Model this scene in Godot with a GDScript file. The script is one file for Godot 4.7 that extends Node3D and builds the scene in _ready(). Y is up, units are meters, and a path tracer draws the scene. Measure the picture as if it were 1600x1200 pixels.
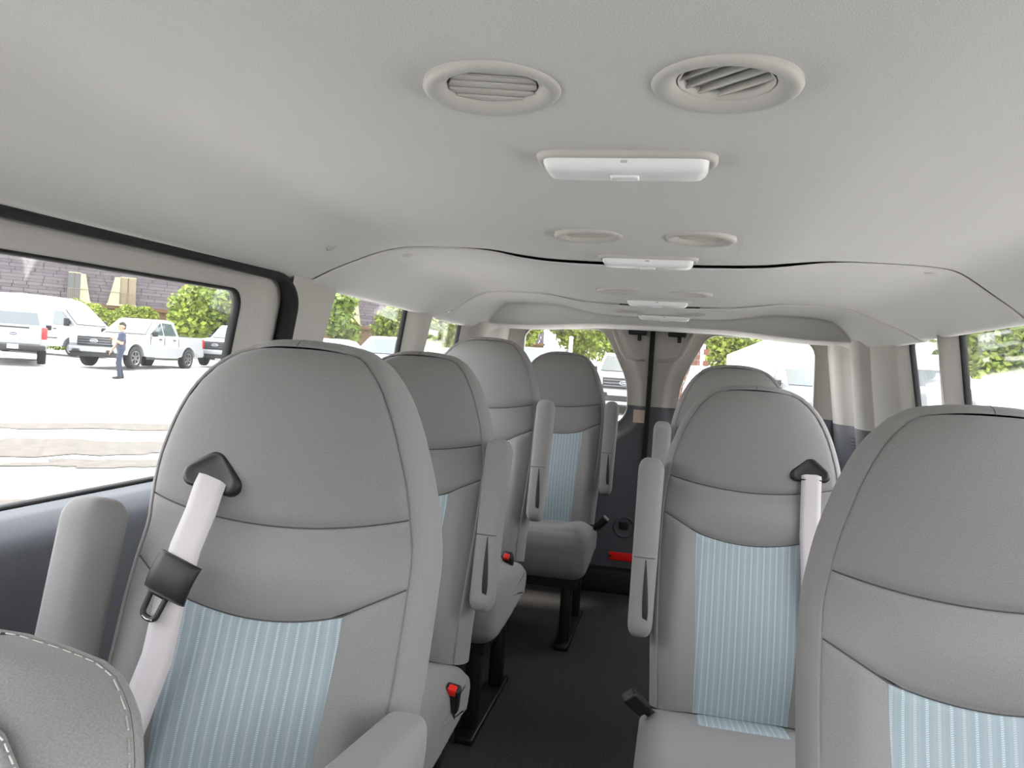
extends Node3D
# Interior of a passenger van looking back from the front seats, parked in a vehicle lot.
# Units are metres; x runs to the right of the picture, y up, -z towards the rear doors; the camera stands at the origin.

const FLOOR_Y := -1.15
var M := {}
var used_names := {}

# ------------------------------------------------------------------ helpers
func smooth(a: float, b: float, x: float) -> float:
	var t := clampf((x - a) / (b - a), 0.0, 1.0)
	return t * t * (3.0 - 2.0 * t)

func lut(pts: Array, x: float) -> float:
	# smooth (Catmull-Rom) interpolation through [x, y] pairs
	var n := pts.size()
	if x <= pts[0][0]: return pts[0][1]
	if x >= pts[n - 1][0]: return pts[n - 1][1]
	for i in n - 1:
		if x <= pts[i + 1][0]:
			var x0: float = pts[i][0]
			var x1: float = pts[i + 1][0]
			var y0: float = pts[i][1]
			var y1: float = pts[i + 1][1]
			var h := x1 - x0
			var m0 := (y1 - y0) / h
			var m1 := m0
			if i > 0: m0 = 0.5 * (m0 + (y0 - float(pts[i - 1][1])) / (x0 - float(pts[i - 1][0])))
			if i < n - 2: m1 = 0.5 * (m1 + (float(pts[i + 2][1]) - y1) / (float(pts[i + 2][0]) - x1))
			var t := (x - x0) / h
			return (2 * t * t * t - 3 * t * t + 1) * y0 + (t * t * t - 2 * t * t + t) * h * m0 + (-2 * t * t * t + 3 * t * t) * y1 + (t * t * t - t * t) * h * m1
	return pts[n - 1][1]

func numbered(called: String) -> String:
	if not used_names.has(called):
		used_names[called] = 0
		return called
	used_names[called] += 1
	return "%s_%03d" % [called, used_names[called]]

func st_new() -> SurfaceTool:
	var st := SurfaceTool.new()
	st.begin(Mesh.PRIMITIVE_TRIANGLES)
	st.set_smooth_group(0)
	return st

func tri(st: SurfaceTool, a: Vector3, b: Vector3, c: Vector3) -> void:
	st.add_vertex(a); st.add_vertex(b); st.add_vertex(c)

func quad(st: SurfaceTool, a: Vector3, b: Vector3, c: Vector3, d: Vector3) -> void:
	tri(st, a, b, c); tri(st, a, c, d)

func grid(st: SurfaceTool, rows: Array, closed := false) -> void:
	# rows of points of equal length
	for i in rows.size() - 1:
		var p: PackedVector3Array = rows[i]
		var q: PackedVector3Array = rows[i + 1]
		var n := p.size()
		for j in (n if closed else n - 1):
			var k := (j + 1) % n
			quad(st, p[j], p[k], q[k], q[j])

func grid_uv(st: SurfaceTool, rows: Array, uvs: Array) -> void:
	for i in rows.size() - 1:
		for j in rows[i].size() - 1:
			for c in [[0, 0], [0, 1], [1, 1], [0, 0], [1, 1], [1, 0]]:
				st.set_uv(uvs[i + c[0]][j + c[1]])
				st.add_vertex(rows[i + c[0]][j + c[1]])

func cap(st: SurfaceTool, ring: PackedVector3Array) -> void:
	var c := Vector3.ZERO
	for p in ring: c += p
	c /= ring.size()
	for j in ring.size(): tri(st, c, ring[j], ring[(j + 1) % ring.size()])

func mesh_of(st: SurfaceTool, m: Material) -> ArrayMesh:
	st.generate_normals()
	var me := st.commit()
	me.surface_set_material(0, m)
	return me

func obj(called: String, st: SurfaceTool, m: Material, parent: Node = null) -> MeshInstance3D:
	var o := MeshInstance3D.new()
	o.mesh = mesh_of(st, m)
	if parent == null:
		o.name = numbered(called)
		add_child(o)
	else:
		o.name = called
		parent.add_child(o, true)
	o.cast_shadow = GeometryInstance3D.SHADOW_CASTING_SETTING_ON
	return o

func tag(o: Node, label: String, category: String, group := "", kind := "") -> Node:
	o.set_meta("label", label)
	o.set_meta("category", category)
	if group != "": o.set_meta("group", group)
	if kind != "": o.set_meta("kind", kind)
	return o

func struct(o: Node, label := "") -> Node:
	o.set_meta("kind", "structure")
	if label != "": o.set_meta("label", label)
	return o

func base(called: String, at := Vector3.ZERO, turn := 0.0) -> Node3D:
	var o := Node3D.new()
	o.name = numbered(called)
	add_child(o)
	o.position = at
	o.rotation.y = turn
	return o

func copy_of(src: Node3D, at: Vector3, turn: float, called := "") -> Node3D:
	var o: Node3D = src.duplicate()
	o.name = numbered(called if called != "" else String(src.name).rstrip("_0123456789"))
	add_child(o)
	o.position = at
	o.rotation.y = turn
	return o

func box(st: SurfaceTool, c: Vector3, s: Vector3, b := Basis.IDENTITY) -> void:
	st.set_smooth_group(-1)
	var v := []
	for i in 8: v.append(c + b * (Vector3((i & 1) - 0.5, ((i >> 1) & 1) - 0.5, ((i >> 2) & 1) - 0.5) * s))
	for f in [[0, 1, 3, 2], [5, 4, 6, 7], [4, 0, 2, 6], [1, 5, 7, 3], [2, 3, 7, 6], [4, 5, 1, 0]]:
		quad(st, v[f[0]], v[f[1]], v[f[2]], v[f[3]])
	st.set_smooth_group(0)

func rounded_box(st: SurfaceTool, c: Vector3, s: Vector3, r: float, b := Basis.IDENTITY) -> void:
	# box with rounded edges as a subdivided cube pushed onto a rounded shape
	var n := 8
	var h := s * 0.5
	var inner := Vector3(maxf(h.x - r, 0), maxf(h.y - r, 0), maxf(h.z - r, 0))
	var stops := [-1.0, -0.93, -0.8, -0.55, 0.0, 0.55, 0.8, 0.93, 1.0]
	for f in 6:
		var ax := f >> 1
		var sg := 1.0 if f & 1 else -1.0
		var rows := []
		for i in n + 1:
			var row := PackedVector3Array()
			for j in n + 1:
				var q := Vector3.ZERO
				q[ax] = sg
				q[(ax + 1) % 3] = stops[i]
				q[(ax + 2) % 3] = stops[j]
				# corner zones map to the rounded part, middle to the flat part
				var core := Vector3.ZERO
				var dir := Vector3.ZERO
				for a in 3:
					var v: float = q[a]
					if absf(v) <= 0.55:
						core[a] = inner[a] * v / 0.55
					else:
						core[a] = inner[a] * signf(v)
						dir[a] = signf(v) * (absf(v) - 0.55) / 0.45
				if dir.length() < 1e-6: dir[ax] = sg
				var d := dir.normalized()
				row.append(c + b * (core + d * r))
			rows.append(row)
		grid(st, rows)

func tube(st: SurfaceTool, path: Array, r: float, n := 8, squash := Vector2.ONE, upv := Vector3.UP, radii := []) -> void:
	var rows := []
	for i in path.size():
		var p: Vector3 = path[i]
		var d: Vector3 = (path[mini(i + 1, path.size() - 1)] - path[maxi(i - 1, 0)]).normalized()
		var a := d.cross(upv)
		if a.length() < 0.01: a = d.cross(Vector3.RIGHT)
		a = a.normalized()
		var bb := a.cross(d).normalized()
		var row := PackedVector3Array()
		for j in n:
			var t := TAU * j / n
			var rr: float = r if radii.is_empty() else radii[i]
			row.append(p + a * cos(t) * rr * squash.x + bb * sin(t) * rr * squash.y)
		rows.append(row)
	grid(st, rows, true)
	cap(st, rows[0]); cap(st, rows[-1])

func lathe(st: SurfaceTool, prof: Array, n: int, b: Transform3D) -> void:
	# prof: [radius, height] pairs round the local y axis
	var rows := []
	for p in prof:
		var row := PackedVector3Array()
		for j in n:
			var t := TAU * j / n
			row.append(b * Vector3(cos(t) * p[0], p[1], sin(t) * p[0]))
		rows.append(row)
	grid(st, rows, true)

func prism(st: SurfaceTool, poly: PackedVector2Array, f: Callable, d0: float, d1: float) -> void:
	# extrude a 2-D polygon; f(Vector2, depth) -> Vector3
	st.set_smooth_group(-1)
	var ids := Geometry2D.triangulate_polygon(poly)
	for k in range(0, ids.size(), 3):
		tri(st, f.call(poly[ids[k]], d0), f.call(poly[ids[k + 1]], d0), f.call(poly[ids[k + 2]], d0))
		tri(st, f.call(poly[ids[k]], d1), f.call(poly[ids[k + 2]], d1), f.call(poly[ids[k + 1]], d1))
	for j in poly.size():
		var k := (j + 1) % poly.size()
		quad(st, f.call(poly[j], d0), f.call(poly[k], d0), f.call(poly[k], d1), f.call(poly[j], d1))
	st.set_smooth_group(0)

# ---- rounded four-sided outlines and wall patches with an opening
const ARC := 8
const MID := 5

func rquad(c: Array, r: Array) -> PackedVector2Array:
	var out := PackedVector2Array()
	for i in 4:
		var p: Vector2 = c[i]
		var a: Vector2 = (c[(i + 3) % 4] - p).normalized()
		var d: Vector2 = (c[(i + 1) % 4] - p).normalized()
		var rr: float = r[i]
		var s := p + a * rr
		var e := p + d * rr
		for k in ARC + 1:
			var t := float(k) / ARC
			# conic blend close to a circular arc
			var w := 0.75
			var den := (1 - t) * (1 - t) + 2 * w * t * (1 - t) + t * t
			out.append((s * (1 - t) * (1 - t) + p * 2 * w * t * (1 - t) + e * t * t) / den)
		var q: Vector2 = c[(i + 1) % 4]
		var back: Vector2 = (p - q).normalized()
		var s2: Vector2 = q + back * float(r[(i + 1) % 4])
		for k in MID: out.append(e.lerp(s2, float(k + 1) / (MID + 1)))
	return out

func offset_loop(o: PackedVector2Array, d: float) -> PackedVector2Array:
	var out := PackedVector2Array()
	var n := o.size()
	var ctr := Vector2.ZERO
	for p in o: ctr += p
	ctr /= n
	for j in n:
		var t: Vector2 = (o[(j + 1) % n] - o[(j + n - 1) % n]).normalized()
		var nn := Vector2(t.y, -t.x)
		if nn.dot(o[j] - ctr) < 0: nn = -nn
		out.append(o[j] + nn * d)
	return out

func rect_loop(o: PackedVector2Array, c: Array) -> PackedVector2Array:
	var n := o.size()
	var seg := ARC + 1 + MID
	var out := PackedVector2Array()
	out.resize(n)
	for i in 4:
		var i0 := i * seg + ARC / 2
		var a: Vector2 = c[i]
		var b: Vector2 = c[(i + 1) % 4]
		for k in seg:
			# keep each point level with its partner on the opening so that the strips never fold
			var pr := clampf((o[(i0 + k) % n] - a).dot(b - a) / (b - a).length_squared(), 0, 1)
			if k < ARC / 2: pr *= float(k) / (ARC / 2)
			var back := seg - k
			if back < ARC / 2: pr = lerpf(1.0, pr, float(back) / (ARC / 2))
			out[(i0 + k) % n] = a.lerp(b, pr)
	return out

func loop3(o: PackedVector2Array, e: float, f: Callable) -> PackedVector3Array:
	var out := PackedVector3Array()
	for p in o: out.append(f.call(p.x, p.y, e))
	return out

func patch_rows(outline: PackedVector2Array, rect: Array, e0: float, prof: Array, f: Callable, outer := 0.064) -> Array:
	var rows := [loop3(rect_loop(outline, rect), e0, f)]
	for q in prof: rows.append(loop3(offset_loop(outline, q[0]), q[1], f))
	rows.append(loop3(offset_loop(outline, 0.004), outer, f))
	rows.append(loop3(rect_loop(outline, rect), outer, f))
	return rows

func split_rows(rows: Array, cut: float, up: SurfaceTool, down: SurfaceTool) -> void:
	# the same as grid(closed) but cut along the plane y = cut into two meshes
	for i in rows.size() - 1:
		var n: int = rows[i].size()
		for j in n:
			var k := (j + 1) % n
			for t in [[rows[i][j], rows[i][k], rows[i + 1][k]], [rows[i][j], rows[i + 1][k], rows[i + 1][j]]]:
				for half in 2:
					var poly := []
					for v in 3:
						var a: Vector3 = t[v]
						var b: Vector3 = t[(v + 1) % 3]
						var ina := (a.y >= cut) if half == 0 else (a.y <= cut)
						var inb := (b.y >= cut) if half == 0 else (b.y <= cut)
						if ina: poly.append(a)
						if ina != inb: poly.append(a.lerp(b, (cut - a.y) / (b.y - a.y)))
					for v in range(1, poly.size() - 1): tri(up if half == 0 else down, poly[0], poly[v], poly[v + 1])

# ------------------------------------------------------------------ materials
func noise_tex(freq: float, lo: float, hi: float, seed_: int, size := 256, normal := false, bump := 1.0) -> NoiseTexture2D:
	var n := FastNoiseLite.new()
	n.seed = seed_
	n.noise_type = FastNoiseLite.TYPE_SIMPLEX_SMOOTH
	n.frequency = freq
	n.fractal_octaves = 3
	var t := NoiseTexture2D.new()
	t.width = size; t.height = size
	t.seamless = true
	t.noise = n
	if normal:
		t.as_normal_map = true
		t.bump_strength = bump
	else:
		var g := Gradient.new()
		g.set_color(0, Color(lo, lo, lo)); g.set_color(1, Color(hi, hi, hi))
		t.color_ramp = g
	return t

func mat(c: Color, rough := 0.8, metal := 0.0) -> StandardMaterial3D:
	var m := StandardMaterial3D.new()
	m.albedo_color = c
	m.roughness = rough
	m.metallic = metal
	return m

func grained(c: Color, rough: float, freq: float, lo: float, scale: float, seed_: int, bump := 0.0) -> StandardMaterial3D:
	var m := mat(c, rough)
	m.albedo_texture = noise_tex(freq, lo, 1.0, seed_)
	if bump > 0.0:
		m.normal_enabled = true
		m.normal_texture = noise_tex(freq, 0, 1, seed_ + 1, 256, true, bump)
		m.normal_scale = 0.6
	m.uv1_triplanar = true
	m.uv1_scale = Vector3.ONE * scale
	return m

func stripe_image() -> Image:
	# woven blue-grey cloth: rows of small slanted white stitches in narrow columns
	var im := Image.create(256, 64, false, Image.FORMAT_RGB8)
	var rng := RandomNumberGenerator.new()
	rng.seed = 11
	for y in 64:
		for x in 256:
			var band := x / 128
			var u := (x % 128) / 128.0
			var g := rng.randf_range(-0.03, 0.03)
			var c := Color(0.60, 0.655, 0.675) if band == 0 else Color(0.625, 0.67, 0.69)
			if (y + x / 4) % 8 < 2: c = c * 0.95
			var w := absf(u - 0.5)
			if w < 0.13:
				var ph := fposmod(float(y) / 16.0 + (u - 0.5) * 2.2, 1.0)
				if ph < 0.55: c = Color(0.76, 0.805, 0.82) if band == 0 else Color(0.72, 0.765, 0.78)
			im.set_pixel(x, y, Color(c.r + g, c.g + g, c.b + g))
	return im

func mesh_image() -> Image:
	# coarse honeycomb weave of the front seat's centre panel
	var im := Image.create(64, 64, false, Image.FORMAT_RGB8)
	for y in 64:
		for x in 64:
			var row := y / 16
			var u := fposmod(x + (8 if row % 2 else 0), 16.0) - 7.5
			var v := (y % 16) - 7.5
			var d := sqrt(u * u * 0.7 + v * v * 1.6) / 8.0
			var k := clampf(1.15 - d * 0.55, 0.0, 1.0)
			im.set_pixel(x, y, Color(0.66, 0.65, 0.66) * Color(k, k, k))
	return im

func make_materials() -> void:
	M.fabric = grained(Color(0.592, 0.582, 0.580), 0.95, 0.22, 0.78, 10.0, 3, 1.0)
	M.fabric.rim_enabled = true
	M.fabric.rim = 0.25
	M.fabric.rim_tint = 0.6
	M.head_fabric = M.fabric
	M.insert = mat(Color.WHITE, 0.95)
	M.insert.albedo_texture = ImageTexture.create_from_image(stripe_image())
	M.insert.uv1_scale = Vector3(1.0 / 0.0296, 1.0 / 0.011, 1)
	M.thread = mat(Color(0.30, 0.29, 0.295), 0.9)
	M.stitch = mat(Color(0.86, 0.85, 0.83), 0.8)
	M.front_fabric = M.fabric
	M.front_mesh = mat(Color.WHITE, 0.95)
	M.front_mesh.albedo_texture = ImageTexture.create_from_image(mesh_image())
	M.front_mesh.uv1_scale = Vector3(40, 40, 1)
	M.headliner = grained(Color(0.895, 0.887, 0.885), 0.97, 0.24, 0.80, 9.0, 21, 0.9)
	M.trim = grained(Color(0.75, 0.735, 0.715), 0.75, 0.2, 0.94, 3.0, 31, 0.4)
	M.vent_plastic = grained(Color(0.77, 0.76, 0.74), 0.6, 0.2, 0.95, 3.0, 33)
	M.lower_trim = grained(Color(0.36, 0.37, 0.395), 0.6, 0.2, 0.9, 3.0, 41, 0.5)
	M.carpet = grained(Color(0.255, 0.25, 0.25), 1.0, 0.14, 0.6, 3.0, 51, 1.5)
	M.black = mat(Color(0.07, 0.07, 0.075), 0.6)
	M.rubber = mat(Color(0.055, 0.055, 0.06), 0.75)
	M.black_gloss = grained(Color(0.095, 0.095, 0.10), 0.5, 0.2, 0.9, 4.0, 61)
	M.frame_metal = mat(Color(0.06, 0.06, 0.065), 0.45, 0.2)
	M.webbing = grained(Color(0.80, 0.775, 0.785), 0.85, 0.3, 0.9, 6.0, 71)
	M.chrome = mat(Color(0.82, 0.82, 0.84), 0.18, 1.0)
	M.red_button = mat(Color(0.86, 0.13, 0.07), 0.4)
	M.reflector = mat(Color(1.0, 0.09, 0.09), 0.35)
	M.sticker = mat(Color(0.86, 0.78, 0.72), 0.6)
	M.lens = mat(Color(0.95, 0.95, 0.96), 0.35)
	M.glass = mat(Color(0.90, 0.96, 0.93, 0.022), 0.02)
	M.glass.transparency = BaseMaterial3D.TRANSPARENCY_ALPHA
	M.glass.metallic_specular = 0.5
	M.skin_outer = mat(Color(0.85, 0.85, 0.85), 0.4)

# ------------------------------------------------------------------ scene
func _ready() -> void:
	# camera: found from the vanishing point of the roof fittings (1056, 592) in the 1600 x 1200 picture and a roll of 4 degrees
	var roll := deg_to_rad(4.0)
	var fpx := 1200.0
	var fw := Vector3(1056 - 800, 592 - 600, fpx).normalized()      # van rear, in camera axes (x right, y down, z ahead)
	var up := Vector3(sin(roll), -cos(roll), 0)
	up = (up - fw * up.dot(fw)).normalized()
	var rt := fw.cross(up)
	if rt.x < 0: rt = -rt
	var cam := Camera3D.new()
	cam.name = "camera"
	cam.fov = rad_to_deg(2.0 * atan(600.0 / fpx))
	cam.near = 0.02
	cam.far = 400
	cam.transform = Transform3D(Basis(Vector3(rt.x, up.x, -fw.x), -Vector3(rt.y, up.y, -fw.y), -Vector3(rt.z, up.z, -fw.z)), Vector3.ZERO)
	add_child(cam)
	cam.current = true
	# bright overcast sky
	var sky_m := ProceduralSkyMaterial.new()
	sky_m.sky_top_color = Color(0.88, 0.90, 0.92)
	sky_m.sky_horizon_color = Color(0.96, 0.965, 0.965)
	sky_m.sky_curve = 0.3
	sky_m.ground_bottom_color = Color(0.60, 0.58, 0.55)
	sky_m.ground_horizon_color = Color(0.80, 0.80, 0.79)
	sky_m.sky_energy_multiplier = 1.0
	var env := Environment.new()
	env.background_mode = Environment.BG_SKY
	env.sky = Sky.new()
	env.sky.sky_material = sky_m
	env.tonemap_mode = Environment.TONE_MAPPER_LINEAR
	env.tonemap_exposure = 9.4
	env.sdfgi_enabled = true
	env.ssao_enabled = true
	env.ssil_enabled = true
	var we := WorldEnvironment.new()
	we.name = "environment"
	we.environment = env
	add_child(we)
	# the sun behind thin cloud: high, weak and very soft
	var sun := DirectionalLight3D.new()
	sun.name = "sun"
	sun.light_energy = 0.5
	sun.light_color = Color(1.0, 0.97, 0.92)
	sun.light_angular_distance = 12.0
	sun.shadow_enabled = true
	sun.rotation_degrees = Vector3(-72, 160, 0)
	add_child(sun)
	make_materials()
	build_shell()
	build_ceiling()
	build_seats()
	build_roof_fittings()
	build_outside()

# ------------------------------------------------------------------ van shell
const TUMBLE := 0.13
func xl(y: float) -> float: return -0.97 - TUMBLE * (0.19 - y)
func xr(y: float) -> float: return 0.80 + TUMBLE * (0.19 - y)
func left_f(z: float, y: float, e: float) -> Vector3: return Vector3(xl(y) - e, y, z)
func right_f(z: float, y: float, e: float) -> Vector3: return Vector3(xr(y) + e, y, z)
func rear_f(x: float, y: float, e: float) -> Vector3: return Vector3(x, y, -4.12 - e)

func rect4(a0: float, a1: float, y0: float, y1: float) -> Array:
	return [Vector2(a0, y1), Vector2(a1, y1), Vector2(a1, y0), Vector2(a0, y0)]

func cell_rect(c: Array) -> Array:
	# the front cells follow the slope of the windscreen
	if c[0] == "front": return [Vector2(0.47, 0.40), Vector2(c[2], 0.40), Vector2(c[2], -0.42), Vector2(1.40, -0.42)]
	return rect4(c[1], c[2], -0.42, 0.40)

func pane(called: String, outline: PackedVector2Array, e: float, f: Callable, label: String, edge: Material = null) -> MeshInstance3D:
	var st := st_new()
	for k in 2:
		cap(st, loop3(offset_loop(outline, 0.004), e + 0.004 * k, f))
	var o := obj(called, st, M.glass)
	struct(o, label)
	# rubber edge round the glass
	var g := st_new()
	grid(g, [loop3(offset_loop(outline, 0.002), e - 0.008, f), loop3(offset_loop(outline, -0.002), e - 0.009, f), loop3(offset_loop(outline, -0.005), e - 0.003, f), loop3(offset_loop(outline, -0.005), e + 0.012, f)], true)
	obj("gasket", g, edge if edge else M.rubber, o)
	return o

func sweep_z(st: SurfaceTool, prof: Array, zs: Array) -> void:
	var rows := []
	for z in zs:
		var row := PackedVector3Array()
		for p in prof: row.append(Vector3(p[0], p[1], z))
		rows.append(row)
	grid(st, rows)

func build_shell() -> void:
	# floor
	var st := st_new()
	box(st, Vector3(-0.085, FLOOR_Y - 0.03, -1.5), Vector3(1.98, 0.06, 5.6))
	struct(obj("floor", st, M.carpet), "charcoal carpet on the floor of the van")
	var win_prof := [[0.06, 0.0], [0.045, 0.006], [0.03, 0.022], [0.012, 0.036], [0.0, 0.042], [0.0, 0.055]]
	# --- left wall, from the front door to the rear corner
	var wl := base("wall_left")
	struct(wl, "passenger side wall of the van with pale upper trim")
	var cells := [
		["front", 0.95, -0.40, [Vector2(0.44, 0.13), Vector2(-0.30, 0.14), Vector2(-0.31, -0.29), Vector2(0.98, -0.29)], [0.10, 0.06, 0.06, 0.08]],
		["second", -1.79, -2.86, [Vector2(-2.12, 0.222), Vector2(-2.772, 0.228), Vector2(-2.765, -0.29), Vector2(-2.03, -0.29)], [0.07, 0.035, 0.05, 0.05]],
		["third", -2.86, -3.58, [Vector2(-3.02, 0.235), Vector2(-3.52, 0.246), Vector2(-3.53, -0.29), Vector2(-2.93, -0.29)], [0.06, 0.04, 0.05, 0.05]],
	]
	var wn := 2
	for c in cells:
		var ol := rquad(c[3], c[4])
		var s := st_new()
		grid(s, patch_rows(ol, cell_rect(c), -0.008, win_prof, left_f), true)
		obj("upper_trim", s, M.trim, wl)
		pane("window_%d" % wn, ol, 0.05, left_f, {"front": "front passenger door window beside the front seat", "second": "side window behind the sliding door on the passenger side", "third": "narrow rear side window on the passenger side"}[c[0]])
		wn += 1
	# solid rear corner
	var s4 := st_new()
	corner_pillar(s4, -1.0, -0.17, 0.40)
	obj("rear_pillar", s4, M.trim, wl)
	s4 = st_new()
	corner_pillar(s4, -1.0, FLOOR_Y, -0.17)
	obj("rear_pillar_base", s4, M.lower_trim, wl)
	# lower trim in front of and behind the sliding door
	var lower := [[-1.072, -0.300], [-1.069, -0.290], [-1.04, -0.300], [-1.00, -0.317], [-0.978, -0.338], [-0.968, -0.38], [-0.985, -0.56], [-0.995, -0.9], [-0.99, -1.16]]
	for seg in [[0.95, -0.41], [-1.80, -3.58]]:
		var s := st_new()
		sweep_z(s, lower, [seg[0], lerpf(seg[0], seg[1], 0.5), seg[1]])
		obj("lower_panel", s, M.lower_trim, wl)
	# --- sliding door
	var door := base("door_1")
	struct(door, "sliding side door with a wide window and dark lower panel")
	var dol := rquad([Vector2(-0.52, 0.120), Vector2(-1.655, 0.143), Vector2(-1.635, -0.288), Vector2(-0.53, -0.292)], [0.06, 0.045, 0.06, 0.06])
	var sd := st_new()
	grid(sd, patch_rows(dol, rect4(-0.43, -1.81, -0.42, 0.40), 0.012, [[0.075, 0.010], [0.066, 0.012], [0.036, 0.034], [0.030, 0.037], [0.006, 0.040], [0.0, 0.044], [0.0, 0.055]], left_f), true)
	obj("upper_trim", sd, M.trim, door)
	sd = st_new()
	sweep_z(sd, lower, [-0.42, -0.9, -1.3, -1.79])
	obj("lower_panel", sd, M.lower_trim, door)
	pane("window_1", dol, 0.05, left_f, "wide sliding door window looking onto the parked pickups")
	# black weatherstrip along the top and the rear edge of the door opening
	var seal := st_new()
	var path := []
	for k in 12: path.append(left_f(lerpf(-0.35, -1.70, k / 11.0), lerpf(0.168, 0.186, k / 11.0), -0.012))
	for k in range(1, 9):
		var a := k / 8.0 * PI / 2
		path.append(left_f(-1.70 - 0.085 * sin(a), 0.186 - 0.075 * (1 - cos(a)), -0.012))
	for k in range(1, 12): path.append(left_f(-1.785 + 0.004 * k, lerpf(0.10, -1.1, k / 11.0), -0.012))
	var radii := []
	for k in path.size(): radii.append(lerpf(0.0105, 0.0185, smooth(10, 19, k)))
	tube(seal, path, 0.016, 10, Vector2(1.0, 1.3), Vector3.RIGHT, radii)
	struct(obj("trim_1", seal, M.rubber), "black rubber weatherstrip round the sliding door opening")
	# --- right wall
	var wr := base("wall_right")
	struct(wr, "driver side wall of the van with pale upper trim")
	cells = [
		["front", 0.95, -0.50, [Vector2(0.42, 0.16), Vector2(-0.40, 0.18), Vector2(-0.41, -0.29), Vector2(0.98, -0.29)], [0.10, 0.06, 0.06, 0.08]],
		["first", -0.50, -2.64, [Vector2(-0.62, 0.20), Vector2(-2.604, 0.203), Vector2(-2.575, -0.29), Vector2(-0.62, -0.29)], [0.06, 0.02, 0.05, 0.06]],
		["second", -2.64, -3.50, [Vector2(-2.735, 0.205), Vector2(-3.125, 0.205), Vector2(-3.05, -0.29), Vector2(-2.66, -0.29)], [0.06, 0.04, 0.05, 0.05]],
	]
	for c in cells:
		var ol := rquad(c[3], c[4])
		var s := st_new()
		grid(s, patch_rows(ol, cell_rect(c), -0.008, win_prof, right_f), true)
		obj("upper_trim", s, M.trim, wr)
		pane("window_%d" % wn, ol, 0.05, right_f, {"front": "driver door window", "first": "long side window on the driver side", "second": "narrow side window on the driver side ahead of the corner"}[c[0]])
		wn += 1
	s4 = st_new()
	corner_pillar(s4, 1.0, -0.17, 0.40)
	obj("rear_pillar", s4, M.trim, wr)
	s4 = st_new()
	corner_pillar(s4, 1.0, FLOOR_Y, -0.17)
	obj("rear_pillar_base", s4, M.lower_trim, wr)
	var lower_r := []
	for p in lower: lower_r.append([-0.17 - p[0], p[1]])
	var s5 := st_new()
	sweep_z(s5, lower_r, [0.95, -1.0, -2.2, -3.55])
	obj("lower_panel", s5, M.lower_trim, wr)
	# grille slots in the rear corner trim on the driver side
	for k in 7:
		var s := st_new()
		rounded_box(s, Vector3(xr(-0.225 - k * 0.0155) - 0.0145, -0.225 - k * 0.0155, -3.872), Vector3(0.012, 0.0065, 0.10), 0.0028, Basis(Vector3.UP, 0.06))
		obj("grille_slot", s, M.black, wr)
	# --- roof skin above the headliner, front bulkhead and dashboard
	var roof := st_new()
	box(roof, Vector3(-0.085, 0.385, -1.86), Vector3(2.06, 0.03, 4.72))
	struct(obj("roof", roof, M.skin_outer), "painted roof of the van")
	var fh := st_new()
	rounded_box(fh, Vector3(-0.085, 0.315, 0.47), Vector3(1.98, 0.16, 0.05), 0.02)
	struct(obj("trim_4", fh, M.trim), "header above the windscreen")
	var dash := st_new()
	rounded_box(dash, Vector3(-0.085, -0.66, 1.10), Vector3(1.95, 0.55, 0.6), 0.1)
	box(dash, Vector3(-0.085, -0.9, 1.45), Vector3(2.06, 0.7, 0.06))
	struct(obj("wall_front", dash, M.lower_trim), "dashboard and bulkhead ahead of the front seats")
	# windscreen between the roof edge and the dashboard
	var ws := st_new()
	for k in 2: quad(ws, Vector3(-0.95, 0.39, 0.49 + k * 0.005), Vector3(0.78, 0.39, 0.49 + k * 0.005), Vector3(0.86, -0.4, 1.42 + k * 0.005), Vector3(-1.03, -0.4, 1.42 + k * 0.005))
	struct(obj("window_%d" % wn, ws, M.glass), "windscreen ahead of the front seats")
	build_rear_wall(wn + 1)

func corner_pillar(st: SurfaceTool, side: float, y0: float, y1: float) -> void:
	# ribbed corner trim swept upwards; offsets are measured inwards from the side wall
	var prof := [[-3.42, -0.012], [-3.50, -0.004], [-3.545, 0.006], [-3.575, 0.030], [-3.66, 0.042], [-3.74, 0.038], [-3.79, 0.018], [-3.83, 0.006], [-3.90, 0.010], [-3.955, 0.034], [-3.99, 0.052], [-4.05, 0.058], [-4.10, 0.060], [-4.20, 0.062]]
	var rows := []
	for k in 7:
		var y := lerpf(y0, y1, k / 6.0)
		var row := PackedVector3Array()
		for p in prof:
			var x: float = (xl(maxf(y, -0.45)) + p[1]) if side < 0 else (xr(maxf(y, -0.45)) - p[1])
			row.append(Vector3(x, y, p[0]))
		rows.append(row)
	grid(st, rows)
	# outer skin behind it
	var zf := -3.57 if side < 0 else -3.49
	var x0 := (xl(y0) - 0.064) if side < 0 else (xr(y0) + 0.064)
	var x1 := (xl(y1) - 0.064) if side < 0 else (xr(y1) + 0.064)
	quad(st, Vector3(x0, y0, zf), Vector3(x1, y1, zf), Vector3(x1, y1, -4.25), Vector3(x0, y0, -4.25))

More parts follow.
